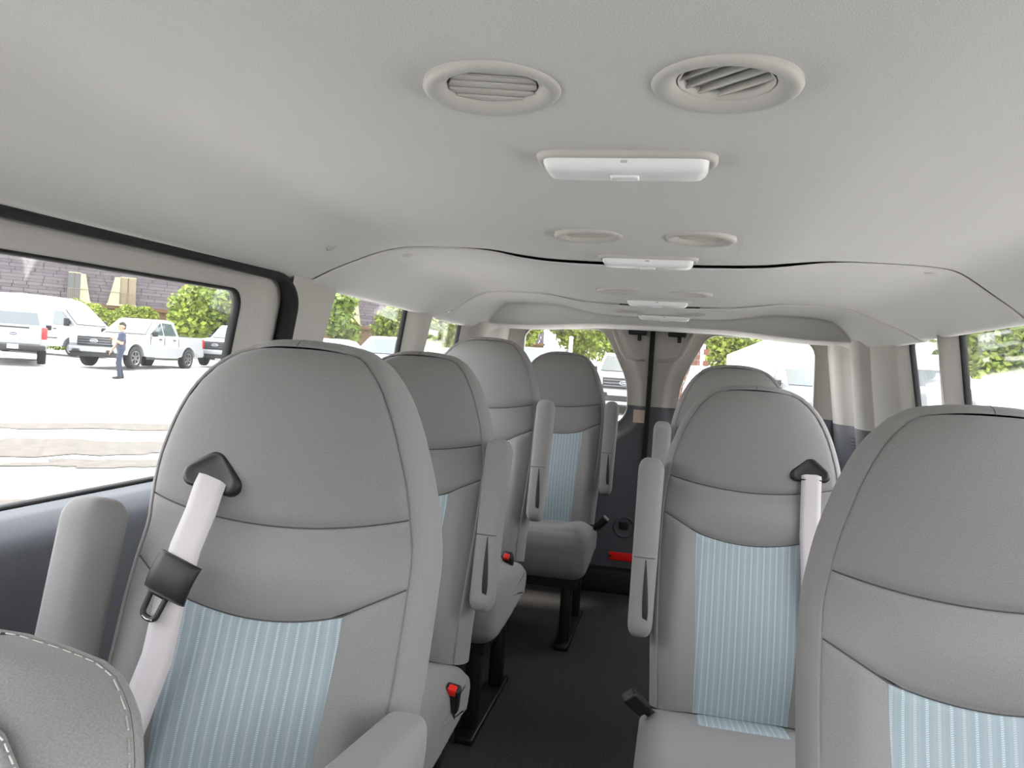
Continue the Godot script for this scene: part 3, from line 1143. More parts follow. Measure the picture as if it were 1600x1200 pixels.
func build_seats() -> void:
	make_seat_parts()
	var grp := func(ytop): return ytop - BACK_L * cos(LEAN) - FLOOR_Y
	# arms: side, lowered, offset across, distance from the top; buckles: side, tilt, height, offset, ahead, pitch, button in view
	var a := seat(-0.553, 0.031, -1.055, [[-1.0, false, 0.268, 0.275], [1.0, true, 0.25, 0.0]], [[1.0, 0.1, 0.0, 0.235, 0.05, 0.5, true]], "grey seat by the sliding door with belt latch plate and one lowered armrest")
	shoulder_belt(a, grp.call(0.031), -0.086, -0.17, [[-0.083, 0.224, 0.004, 0.0], [-0.084, 0.245, 0.018, 0.0], [-0.088, 0.28, 0.030, 0.02], [-0.098, 0.33, 0.038, 0.03], [-0.107, 0.40, 0.042, 0.04], [-0.114, 0.48, 0.036, 0.02], [-0.130, 0.56, 0.026, 0.0], [-0.152, 0.66, 0.020, 0.0], [-0.18, 0.78, 0.02, 0.0]], true)
	seat(-0.704, 0.04, -2.05, [[1.0, false, 0.262, 0.245]], [[1.0, 0.15, -0.065, 0.232, 0.12, 0.4, true]], "dark grey seat behind the belted seat, second along the passenger side")
	seat(-0.715, 0.122, -2.85, [[1.0, false, 0.258, 0.245]], [[1.0, 0.1, 0.015, 0.20, 0.12, 1.0, true]], "third grey seat along the passenger side, tallest, with red buckle button")
	seat(-0.548, 0.107, -3.74, [[1.0, false, 0.262, 0.250]], [[1.0, 0.7, -0.01, 0.24, 0.05, 0.4, false]], "rearmost grey seat on the passenger side with striped insert in view")
	seat(0.434, 0.0, -1.18, [], [], "large grey seat on the driver side ahead of the others")
	var r2 := seat(0.205, 0.005, -2.06, [[-1.0, false, 0.25, 0.225]], [[-1.0, 0.7, 0.01, 0.225, 0.06, 0.6, false]], "grey driver side seat with a black triangular belt guide and striped insert")
	shoulder_belt(r2, grp.call(0.005), 0.133, 0.02, [[0.134, 0.222, 0.004, 0.0], [0.136, 0.242, 0.014, 0.0], [0.138, 0.30, 0.016, 0.03], [0.138, 0.38, 0.014, 0.05], [0.145, 0.5, 0.012, 0.05], [0.17, 0.75, 0.02, 0.05]], false)
	seat(0.215, 0.075, -2.95, [[-1.0, false, 0.25, 0.25]], [], "grey seat mostly hidden behind the seat with the belt guide")
	build_front_seat()

func build_front_seat() -> void:
	# shoulder of the front passenger seat, low at the edge of the view
	var o := base("front_seat", Vector3(-0.473, FLOOR_Y + 0.024, -0.375))
	tag(o, "light grey front passenger seat with white stitching and woven centre panel", "seat")
	var ln := 0.30
	var f := func(w: float, y: float, n: float) -> Vector3: return Vector3(w, FLOOR_Y * -1.0 + y * cos(ln) - n * -sin(ln) * 1.0, -y * sin(ln) * 0.0 + n * cos(ln) - (y + 0.26) * sin(ln))
	var fb := func(a: float, h: float, edge: float) -> float: return 0.05 + 0.016 * exp(-pow((a * h - 0.19) / 0.05, 2.0)) - 0.045 * pow(a, 6.0) - 0.05 * edge * edge
	# outline of the back (w, y below the camera level)
	var hw := [[-0.80, 0.215], [-0.60, 0.232], [-0.45, 0.236], [-0.38, 0.234], [-0.34, 0.229], [-0.30, 0.217], [-0.273, 0.203], [-0.254, 0.186], [-0.239, 0.162], [-0.226, 0.122], [-0.219, 0.06]]
	var rows := []
	var ys := []
	for k in 34: ys.append(lerpf(-0.80, -0.219, 1.0 - pow(1.0 - k / 33.0, 1.8)))
	for y in ys:
		var h := lut(hw, y)
		var row := PackedVector3Array()
		var edge := smooth(-0.32, -0.216, y)
		for j in 41:
			var u := j / 20.0 - 1.0
			var a := absf(u)
			row.append(f.call(u * h, y, fb.call(a, h, edge)))
		rows.append(row)
	var st := st_new()
	grid(st, rows)
	obj("backrest", st, M.front_fabric, o)
	# rounded side and top behind the seam
	var loop := []
	for y in ys: loop.append(Vector2(lut(hw, y), y))
	for k in range(1, 6): loop.append(Vector2(lerpf(0.06, 0.0, k / 5.0), -0.219))
	var n0: int = loop.size()
	for k in range(n0 - 2, -1, -1): loop.append(Vector2(-loop[k].x, loop[k].y))
	rows = []
	for p in [[0.0, -0.0005], [0.0012, -0.0025], [0.001, -0.006], [-0.004, -0.014], [-0.016, -0.028], [-0.034, -0.045], [-0.058, -0.065], [-0.08, -0.075]]:
		var row := PackedVector3Array()
		for j in loop.size():
			var a: Vector2 = loop[maxi(j - 1, 0)]
			var b: Vector2 = loop[mini(j + 1, loop.size() - 1)]
			var tg := (b - a).normalized()
			var nn := Vector2(-tg.y, tg.x)
			if nn.dot(loop[j] - Vector2(0, -0.6)) < 0: nn = -nn
			var q: Vector2 = loop[j] + nn * float(p[0])
			var edge := smooth(-0.32, -0.216, loop[j].y)
			row.append(f.call(q.x, q.y, fb.call(1.0, absf(loop[j].x), edge) + p[1]))
		rows.append(row)
	st = st_new()
	grid(st, rows)
	obj("side_panel", st, M.front_fabric, o)
	# woven centre panel with a padded border roll
	st = st_new()
	var prows := []
	var puv := []
	for k in 20:
		var y := lerpf(-0.80, -0.246, 1.0 - pow(1.0 - k / 19.0, 1.9))
		var h := lut([[-0.80, 0.17], [-0.45, 0.185], [-0.34, 0.184], [-0.30, 0.176], [-0.284, 0.167], [-0.272, 0.153], [-0.264, 0.138], [-0.254, 0.105], [-0.246, 0.04]], y)
		var row := PackedVector3Array()
		var ur := []
		for j in 17:
			var u := j / 8.0 - 1.0
			row.append(f.call(u * h, y, fb.call(absf(u) * h / lut(hw, y), lut(hw, y), smooth(-0.32, -0.216, y)) + 0.004))
			ur.append(Vector2(u * h, y))
		prows.append(row)
		puv.append(ur)
	grid_uv(st, prows, puv)
	obj("centre_panel", st, M.front_mesh, o)
	st = st_new()
	var roll := []
	for k in 20: roll.append(prows[k][16])
	for k in range(19, -1, -1): roll.append(prows[k][0])
	tube(st, roll, 0.006, 8, Vector2.ONE, Vector3.BACK)
	obj("border_roll", st, M.front_fabric, o)
	# broken white top-stitching along the border and the shoulder
	st = st_new()
	for k in range(0, loop.size() - 1):
		var a: Vector2 = loop[k]
		var b: Vector2 = loop[k + 1]
		var m := maxi(1, int(a.distance_to(b) / 0.009))
		for q in m:
			var p0 := a.lerp(b, (q + 0.15) / m)
			var p1 := a.lerp(b, (q + 0.80) / m)
			var e0 := smooth(-0.32, -0.216, p0.y)
			var e1 := smooth(-0.32, -0.216, p1.y)
			tube(st, [f.call(p0.x * 0.994, p0.y, fb.call(0.994, absf(p0.x), e0) + 0.0006), f.call(p1.x * 0.994, p1.y, fb.call(0.994, absf(p1.x), e1) + 0.0006)], 0.0006, 4)
	for s in [1.0, -1.0]:
		for k in 19:
			var p0: Vector3 = prows[k][16 if s > 0 else 0]
			var p1: Vector3 = prows[k + 1][16 if s > 0 else 0]
			var m := maxi(1, int(p0.distance_to(p1) / 0.009))
			for q in m:
				tube(st, [p0.lerp(p1, (q + 0.15) / m) + Vector3(s * 0.009, 0.004, 0.003), p0.lerp(p1, (q + 0.8) / m) + Vector3(s * 0.009, 0.004, 0.003)], 0.0006, 4)
	obj("stitching", st, M.stitch, o).set_meta("kind", "stuff")
	# cushion, mostly out of view
	st = st_new()
	rounded_box(st, Vector3(0, 0.28, 0.40), Vector3(0.50, 0.16, 0.46), 0.06)
	obj("cushion", st, M.front_fabric, o)
	st = st_new()
	box(st, Vector3(0, 0.072, 0.38), Vector3(0.42, 0.256, 0.40))
	obj("pedestal", st, M.frame_metal, o)

# ------------------------------------------------------------------ vents and dome lights in the headliner
func scaled(o: PackedVector2Array, sx: float, sy: float) -> PackedVector2Array:
	var out := PackedVector2Array()
	for p in o: out.append(Vector2(p.x * sx, p.y * sy))
	return out

func build_roof_fittings() -> void:
	var vents := [
		[-0.2135, -0.806, true, "round ceiling vent with tilted closed louvres beside the open vent"],
		[0.029, -0.803, false, "open round ceiling vent with dark gaps between its louvres"],
		[-0.206, -1.67, true, "closed round ceiling vent in the second pair, passenger side"],
		[0.030, -1.67, true, "closed round ceiling vent in the second pair, driver side"],
		[-0.212, -2.66, true, "closed round ceiling vent in the third pair, passenger side"],
		[0.028, -2.66, true, "closed round ceiling vent in the third pair, driver side"],
		[-0.210, -3.36, true, "closed round ceiling vent in the rearmost pair, passenger side"],
		[0.030, -3.36, true, "closed round ceiling vent in the rearmost pair, driver side"]]
	var i := 0
	for v in vents:
		var drop := 0.0
		if v[1] < -3.15: drop = 0.017
		elif v[1] < -2.07: drop = 0.0085
		var y := ceil_y(v[0], v[1]) - drop
		var o := base("ceiling_vent", Vector3(v[0], y - 0.0015, v[1]))
		tag(o, v[3], "air vent", "round ceiling vents")
		# tilt follows the slope of the headliner
		o.rotation.z = (0.045 if v[0] < -0.1 else -0.03)
		var st := st_new()
		lathe(st, [[0.074, 0.006], [0.075, 0.0], [0.0735, -0.003], [0.070, -0.0052], [0.065, -0.006], [0.058, -0.0035], [0.052, 0.001], [0.0485, 0.005], [0.0485, 0.03]], 48, Transform3D.IDENTITY)
		obj("bezel", st, M.vent_plastic, o)
		st = st_new()
		lathe(st, [[0.0487, 0.004], [0.0487, 0.062], [0.0, 0.064]], 32, Transform3D.IDENTITY)
		obj("duct", st, M.vent_plastic, o)
		var turn := 0.33 if i == 0 else (-0.78 if i == 1 else 0.15)
		for k in 5:
			var z := (k - 2) * 0.0195
			var half := sqrt(maxf(0.0476 * 0.0476 - z * z, 0.0)) - 0.0015
			st = st_new()
			if v[2]:
				# a strip of the round closed plate, lapping over the next one
				var pl := PackedVector2Array()
				for e in 7: pl.append(Vector2(sqrt(maxf(0.0472 * 0.0472 - pow(clampf(z - 0.0096 + e * 0.0032, -0.0468, 0.0468), 2.0), 1e-6)), clampf(z - 0.0096 + e * 0.0032, -0.0468, 0.0468)))
				for e in 7: pl.append(Vector2(-pl[6 - e].x, pl[6 - e].y))
				if k == 0: pl = pl.slice(1, 13)
				if k == 4: pl = pl.slice(0, 6) + pl.slice(8, 14)
				var zc := z
				prism(st, pl, func(p, d): return Vector3(p.x, 0.003 + d - (p.y - zc) * 0.14, p.y), 0.0, 0.0025)
			elif k < 4:
				z += 0.010
				half = sqrt(maxf(0.0476 * 0.0476 - z * z, 0.0)) - 0.0015
				rounded_box(st, Vector3(0, 0.009, z), Vector3(half * 2, 0.0032, 0.009), 0.0014, Basis(Vector3.RIGHT, 1.25))
			else:
				lathe(st, [[0.0484, 0.003], [0.044, 0.007], [0.0435, 0.012], [0.0484, 0.014]], 32, Transform3D.IDENTITY)
			var sl := obj("louvre" if v[2] or k < 4 else "louvre_ring", st, M.vent_plastic, o)
			sl.rotation.y = turn
		i += 1
	var lights := [[-0.088, -1.075, 0.0, "ceiling dome light with white lens beside the first pair of vents"], [-0.089, -1.965, 0.0, "second ceiling dome light, overlapping the black headliner seam"], [-0.087, -2.93, 0.0085, "third ceiling dome light behind the headliner seam"], [-0.07, -3.505, 0.017, "rearmost ceiling dome light just ahead of the rear header"]]
	for l in lights:
		var o := base("dome_light", Vector3(l[0], ceil_y(l[0], 0) - l[2], l[1]))
		tag(o, l[3], "ceiling light", "dome lights along the headliner")
		var st := st_new()
		var f := func(u, vv, e): return Vector3(u, e, vv)
		var rl := rquad([Vector2(-0.124, 0.043), Vector2(0.124, 0.043), Vector2(0.124, -0.043), Vector2(-0.124, -0.043)], [0.034, 0.034, 0.034, 0.034])
		grid(st, [loop3(rl, 0.012, f), loop3(rl, -0.002, f), loop3(offset_loop(rl, -0.002), -0.006, f), loop3(offset_loop(rl, -0.006), -0.0085, f), loop3(offset_loop(rl, -0.010), -0.008, f), loop3(offset_loop(rl, -0.013), -0.002, f)], true)
		obj("rim", st, M.vent_plastic, o)
		st = st_new()
		# lens: shallow tray tapering downwards
		var ol := rquad([Vector2(-0.112, 0.034), Vector2(0.112, 0.034), Vector2(0.112, -0.034), Vector2(-0.112, -0.034)], [0.014, 0.014, 0.014, 0.014])
		var rows := [loop3(ol, -0.001, f), loop3(ol, -0.012, f), loop3(scaled(ol, 0.975, 0.93), -0.018, f), loop3(scaled(ol, 0.93, 0.82), -0.0225, f), loop3(scaled(ol, 0.86, 0.62), -0.0245, f), loop3(scaled(ol, 0.5, 0.3), -0.0250, f)]
		grid(st, rows, true)
		cap(st, rows[-1])
		obj("lens", st, M.lens, o)
		st = st_new()
		var sw := rquad([Vector2(-0.020, 0.011), Vector2(0.020, 0.011), Vector2(0.020, -0.011), Vector2(-0.020, -0.011)], [0.004, 0.004, 0.004, 0.004])
		var srow := [loop3(sw, -0.0245, f), loop3(offset_loop(sw, -0.001), -0.0275, f), loop3(offset_loop(sw, -0.003), -0.0283, f)]
		grid(st, srow, true)
		cap(st, srow[-1])
		obj("switch", st, M.lens, o)
		st = st_new()
		rounded_box(st, Vector3(0.0, -0.0125, 0.0342), Vector3(0.009, 0.0035, 0.002), 0.0009)
		obj("clip_slot", st, M.vent_plastic, o)

# ------------------------------------------------------------------ the lot outside
func ground_y(x: float, z: float) -> float: return -1.85 - 0.013 * x - 0.0235 * z
func on_ground(x: float, z: float) -> Vector3: return Vector3(x, ground_y(x, z), z)

func outside_materials() -> void:
	M.lot = grained(Color(0.70, 0.695, 0.68), 0.95, 0.02, 0.88, 0.12, 81)
	M.lot.uv1_world_triplanar = true
	M.stain = grained(Color(0.285, 0.262, 0.24), 0.95, 0.03, 0.72, 0.5, 83)
	M.paint_white = mat(Color(0.49, 0.50, 0.512), 0.25)
	M.paint_silver = mat(Color(0.56, 0.57, 0.59), 0.3, 0.3)
	M.paint_dark = mat(Color(0.13, 0.135, 0.15), 0.25)
	M.paint_blue = mat(Color(0.13, 0.17, 0.30), 0.25)
	M.car_glass = mat(Color(0.20, 0.235, 0.25), 0.06)
	M.car_glass.metallic_specular = 0.8
	M.tyre = mat(Color(0.055, 0.055, 0.058), 0.9)
	M.rim = mat(Color(0.42, 0.42, 0.44), 0.35, 0.7)
	M.plastic = mat(Color(0.06, 0.06, 0.065), 0.7)
	M.tail_red = mat(Color(0.62, 0.05, 0.07), 0.25)
	M.headlamp = mat(Color(0.66, 0.68, 0.70), 0.12)
	M.emblem_blue = mat(Color(0.04, 0.07, 0.18), 0.4)
	M.plate = mat(Color(0.75, 0.77, 0.78), 0.5)
	M.shingle = [grained(Color(0.315, 0.288, 0.305), 0.9, 0.1, 0.8, 0.7, 91), grained(Color(0.288, 0.262, 0.28), 0.9, 0.1, 0.8, 0.7, 92), grained(Color(0.335, 0.305, 0.32), 0.9, 0.1, 0.8, 0.7, 93)]
	M.cream = mat(Color(0.53, 0.52, 0.42), 0.8)
	M.roof_dark = mat(Color(0.13, 0.12, 0.13), 0.9)
	M.curtain = mat(Color(0.43, 0.385, 0.32), 0.9)
	M.dark_pane = mat(Color(0.17, 0.175, 0.18), 0.1)
	M.fascia = mat(Color(0.30, 0.215, 0.13), 0.9)
	M.blocker_wall = mat(Color(0.42, 0.41, 0.40), 0.9)
	M.wall_white = mat(Color(0.90, 0.90, 0.90), 0.8)
	M.brick_red = mat(Color(0.36, 0.22, 0.17), 0.9)
	M.bark = grained(Color(0.22, 0.17, 0.12), 1.0, 0.05, 0.6, 2.0, 95)
	M.leaf = mat(Color.WHITE, 0.7)
	M.leaf.vertex_color_use_as_albedo = true
	M.leaf.backlight_enabled = true
	M.leaf.backlight = Color(0.10, 0.14, 0.02)
	M.leaf.cull_mode = BaseMaterial3D.CULL_DISABLED
	M.cloth = mat(Color.WHITE, 0.9)
	M.cloth.vertex_color_use_as_albedo = true

func arch(c: float, r: float, y0: float, n := 12) -> Array:
	# wheel arch from +z side to -z side (the polygon runs along the underside from rear to front)
	var out := []
	var a0 := asin(clampf((y0 - 0.40) / r, -1, 1))
	for k in n + 1:
		var a := lerpf(a0, PI - a0, float(k) / n)
		out.append(Vector2(c + r * cos(a), 0.40 + r * sin(a)))
	return out

func wheel(o: Node3D, x: float, z: float, r: float) -> void:
	var s := signf(x)
	var st := st_new()
	var b := Transform3D(Basis(Vector3.BACK, -s * PI / 2), Vector3(x, r, z))
	lathe(st, [[r * 0.62, 0.02], [r * 0.80, 0.035], [r * 0.95, 0.02], [r, -0.02], [r, -0.20], [r * 0.93, -0.24], [r * 0.5, -0.24], [0.0, -0.2]], 28, b)
	var t := obj("tyre", st, M.tyre, o)
	st = st_new()
	lathe(st, [[r * 0.64, 0.022], [r * 0.60, 0.028], [r * 0.57, -0.03], [r * 0.2, -0.05], [0.0, -0.05]], 28, b)
	var rm := obj("rim", st, M.plastic, t)
	st = st_new()
	for k in 6:
		var a := TAU * k / 6
		var bb := b.basis * Basis(Vector3.UP, a)
		box(st, b * (Basis(Vector3.UP, a) * Vector3(r * 0.32, 0.0, 0)), Vector3(r * 0.58, 0.03, r * 0.15), bb)
	lathe(st, [[r * 0.14, 0.02], [0.0, 0.025]], 10, b)
	lathe(st, [[r * 0.64, 0.024], [r * 0.585, 0.03], [r * 0.56, 0.0]], 28, b)
	obj("spokes", st, M.rim, rm)

func side_f(p: Vector2, d: float, w: float, y0: float, y1: float, k: float) -> Vector3:
	return Vector3(d * (w - k * smooth(y0, y1, p.y)), p.y, p.x)

func glass_poly(called: String, pts: Array, f: Callable, d: float, m: Material, o: Node3D) -> MeshInstance3D:
	var st := st_new()
	prism(st, PackedVector2Array(pts), f, d, d * 0.96)
	return obj(called, st, m, o)

func emblem(o: Node3D, at: Vector3, s: float) -> void:
	# an oval badge: pale rim, dark blue field and a pale script stroke
	var st := st_new()
	lathe(st, [[1.0, 0.0], [0.97, 0.02], [0.88, 0.025], [0.86, 0.02]], 28, Transform3D(Basis(Vector3(s, 0, 0), Vector3(0, 0, -0.5), Vector3(0, s * 0.42, 0)), at))
	var e := obj("emblem", st, M.plate, o)
	st = st_new()
	lathe(st, [[0.88, 0.018], [0.0, 0.022]], 28, Transform3D(Basis(Vector3(s, 0, 0), Vector3(0, 0, -0.5), Vector3(0, s * 0.42, 0)), at))
	obj("emblem_field", st, M.emblem_blue, e)
	st = st_new()
	var path := []
	for k in 15: path.append(at + Vector3(lerpf(-0.6, 0.6, k / 14.0) * s, sin(k * 1.35) * s * 0.13, -0.018 * signf(-at.z)))
	tube(st, path, s * 0.045, 5)
	obj("emblem_script", st, M.plate, e)

func make_pickup(called: String, paint: Material) -> Node3D:
	var o := base(called)
	var w := 0.99
	var f := func(p, d): return side_f(p, d, w, 0.85, 1.34, 0.06)
	var poly := [Vector2(-2.72, 1.19), Vector2(-1.9, 1.25), Vector2(-1.22, 1.30), Vector2(0.98, 1.33), Vector2(1.02, 1.33), Vector2(2.90, 1.36), Vector2(2.95, 1.33), Vector2(2.95, 0.62), Vector2(2.85, 0.52)]
	poly.append_array(arch(1.72, 0.53, 0.52))
	poly.append_array([Vector2(0.9, 0.46), Vector2(-1.3, 0.46)])
	poly.append_array(arch(-2.0, 0.53, 0.50))
	poly.append_array([Vector2(-2.80, 0.52), Vector2(-2.93, 0.62), Vector2(-2.96, 0.9), Vector2(-2.90, 1.12)])
	var st := st_new()
	prism(st, PackedVector2Array(poly), f, -1.0, 1.0)
	var body := obj("body", st, paint, o)
	# load bed opening
	st = st_new()
	box(st, Vector3(0, 1.35, 1.97), Vector3(1.55, 0.03, 1.75))
	obj("bed_cover", st, M.plastic, o)
	var cf := func(p, d): return side_f(p, d, 0.93, 1.30, 1.92, 0.17)
	st = st_new()
	prism(st, PackedVector2Array([Vector2(-1.25, 1.27), Vector2(-0.50, 1.86), Vector2(-0.30, 1.92), Vector2(0.2, 1.95), Vector2(0.66, 1.93), Vector2(0.82, 1.87), Vector2(0.99, 1.30)]), cf, -1.0, 1.0)
	obj("cab", st, paint, o)
	for s in [-1.0, 1.0]:
		glass_poly("front_window", [Vector2(-1.02, 1.36), Vector2(-0.50, 1.78), Vector2(-0.16, 1.82), Vector2(-0.16, 1.33)], cf, s * 1.015, M.car_glass, o)
		glass_poly("rear_window", [Vector2(-0.06, 1.33), Vector2(-0.06, 1.82), Vector2(0.62, 1.81), Vector2(0.78, 1.36)], cf, s * 1.015, M.car_glass, o)
		st = st_new()
		rounded_box(st, Vector3(s * 1.06, 1.36, -0.92), Vector3(0.20, 0.20, 0.12), 0.04)
		obj("mirror", st, M.plastic, o)
		for z in [-0.38, 0.62]:
			st = st_new()
			rounded_box(st, Vector3(s * 0.972, 1.17, z), Vector3(0.03, 0.035, 0.20), 0.012)
			obj("door_handle", st, M.plastic, o)
		for z in [-1.08, -0.11, 0.93]:
			st = st_new()
			box(st, Vector3(s * 0.978, 0.88, z), Vector3(0.012, 0.74, 0.012))
			obj("door_gap", st, M.plastic, o)
		st = st_new()
		rounded_box(st, Vector3(s * 0.95, 0.40, -0.2), Vector3(0.12, 0.09, 2.3), 0.03)
		obj("running_board", st, M.plastic, o)
		st = st_new()
		rounded_box(st, Vector3(s * 0.90, 1.10, 2.93), Vector3(0.17, 0.40, 0.10), 0.03)
		obj("tail_lamp", st, M.tail_red, o)
		st = st_new()
		rounded_box(st, Vector3(s * 0.82, 0.96, -2.92), Vector3(0.32, 0.26, 0.14), 0.03)
		obj("headlamp", st, M.headlamp, o)
		st = st_new()
		rounded_box(st, Vector3(s * 0.66, 0.60, -3.03), Vector3(0.34, 0.12, 0.06), 0.02)
		obj("fog_lamp", st, M.plastic, o)
		wheel(o, s * 0.96, -2.0, 0.41)
		wheel(o, s * 0.96, 1.72, 0.41)
	st = st_new()
	var wf := func(p, d): return Vector3(p.x, lerpf(1.33, 1.84, p.y), lerpf(-1.20, -0.54, p.y) - d)
	prism(st, PackedVector2Array([Vector2(-0.84, 0), Vector2(0.84, 0), Vector2(0.70, 1), Vector2(-0.70, 1)]), wf, 0.0, 0.04)
	obj("windscreen", st, M.car_glass, o)
	st = st_new()
	var bf := func(p, d): return Vector3(p.x, lerpf(1.38, 1.84, p.y), lerpf(0.975, 0.84, p.y) + d)
	prism(st, PackedVector2Array([Vector2(-0.76, 0), Vector2(0.76, 0), Vector2(0.66, 1), Vector2(-0.66, 1)]), bf, 0.0, 0.03)
	obj("back_window", st, M.car_glass, o)
	st = st_new()
	rounded_box(st, Vector3(0, 0.94, -2.95), Vector3(1.36, 0.34, 0.10), 0.04)
	var gr := obj("grille", st, M.plastic, o)
	for k in 3:
		st = st_new()
		box(st, Vector3(0, 0.85 + k * 0.09, -3.005), Vector3(1.28, 0.02, 0.02))
		obj("grille_bar", st, M.rim, gr)
	emblem(o, Vector3(0, 0.95, -3.02), 0.15)
	st = st_new()
	rounded_box(st, Vector3(0, 0.64, -2.98), Vector3(1.94, 0.20, 0.16), 0.05)
	obj("front_bumper", st, paint, o)
	st = st_new()
	rounded_box(st, Vector3(0, 0.47, -2.93), Vector3(1.86, 0.20, 0.16), 0.05)
	obj("air_dam", st, M.plastic, o)
	# tailgate with handle, badge, plate and bumper
	st = st_new()
	rounded_box(st, Vector3(0, 1.02, 2.955), Vector3(1.58, 0.62, 0.06), 0.02)
	var tg := obj("tailgate", st, paint, o)
	st = st_new()
	rounded_box(st, Vector3(0, 1.27, 2.985), Vector3(0.9, 0.05, 0.03), 0.012)
	obj("gate_handle", st, M.plastic, tg)
	emblem(o, Vector3(0, 1.04, 3.0), 0.13)
	st = st_new()
	rounded_box(st, Vector3(0, 0.60, 3.02), Vector3(1.9, 0.18, 0.20), 0.05)
	obj("rear_bumper", st, M.plastic, o)
	st = st_new()
	box(st, Vector3(0, 0.62, 3.13), Vector3(0.32, 0.15, 0.01))
	obj("number_plate", st, M.plate, o)
	return o

func make_van(called: String, paint: Material) -> Node3D:
	var o := base(called)
	var f := func(p, d): return side_f(p, d, 1.01, 1.2, 2.75, 0.14)
	var poly := [Vector2(-2.80, 1.12), Vector2(-2.35, 1.32), Vector2(-2.05, 1.42), Vector2(-1.25, 2.10), Vector2(-0.95, 2.36), Vector2(-0.55, 2.56), Vector2(0.0, 2.68), Vector2(1.2, 2.74), Vector2(2.7, 2.72), Vector2(2.92, 2.62), Vector2(2.98, 2.3), Vector2(3.0, 0.9), Vector2(2.96, 0.48)]
	poly.append_array(arch(1.9, 0.46, 0.45))
	poly.append_array([Vector2(1.3, 0.40), Vector2(-1.2, 0.40)])
	poly.append_array(arch(-1.9, 0.46, 0.45))
	poly.append_array([Vector2(-2.75, 0.42), Vector2(-2.95, 0.55), Vector2(-2.96, 0.85)])
	var st := st_new()
	prism(st, PackedVector2Array(poly), f, -1.0, 1.0)
	obj("body", st, paint, o)
	for s in [-1.0, 1.0]:
		glass_poly("door_window", [Vector2(-1.85, 1.48), Vector2(-1.28, 1.98), Vector2(-0.86, 2.02), Vector2(-0.86, 1.40), Vector2(-1.6, 1.40)], f, s * 1.012, M.car_glass, o)
		st = st_new()
		rounded_box(st, Vector3(s * 1.14, 1.52, -1.72), Vector3(0.24, 0.36, 0.14), 0.05)
		obj("mirror", st, M.plastic, o)
		st = st_new()
		rounded_box(st, Vector3(s * 0.99, 0.78, 0.3), Vector3(0.04, 0.08, 2.9), 0.015)
		obj("side_strip", st, M.plastic, o)
		st = st_new()
		rounded_box(st, Vector3(s * 0.995, 1.20, -0.95), Vector3(0.04, 0.04, 0.18), 0.012)
		obj("door_handle", st, M.plastic, o)
		st = st_new()
		rounded_box(st, Vector3(s * 0.80, 1.06, -2.83), Vector3(0.36, 0.30, 0.22), 0.06)
		obj("headlamp", st, M.headlamp, o)
		st = st_new()
		rounded_box(st, Vector3(s * 0.93, 1.35, 2.98), Vector3(0.12, 0.7, 0.06), 0.02)
		obj("tail_lamp", st, M.tail_red, o)
		wheel(o, s * 0.97, -1.9, 0.36)
		wheel(o, s * 0.97, 1.9, 0.36)
	st = st_new()
	var wf := func(p, d): return Vector3(p.x, lerpf(1.46, 2.12, p.y), lerpf(-2.03, -1.27, p.y) - d)
	prism(st, PackedVector2Array([Vector2(-0.90, 0), Vector2(0.90, 0), Vector2(0.78, 1), Vector2(-0.78, 1)]), wf, 0.0, 0.035)
	obj("windscreen", st, M.car_glass, o)
	st = st_new()
	rounded_box(st, Vector3(0, 0.92, -2.93), Vector3(1.15, 0.26, 0.10), 0.04)
	obj("grille", st, M.plastic, o)
	emblem(o, Vector3(0, 1.10, -2.90), 0.12)
	st = st_new()
	rounded_box(st, Vector3(0, 0.60, -2.92), Vector3(1.9, 0.28, 0.16), 0.07)
	obj("front_bumper", st, M.plastic, o)
	return o

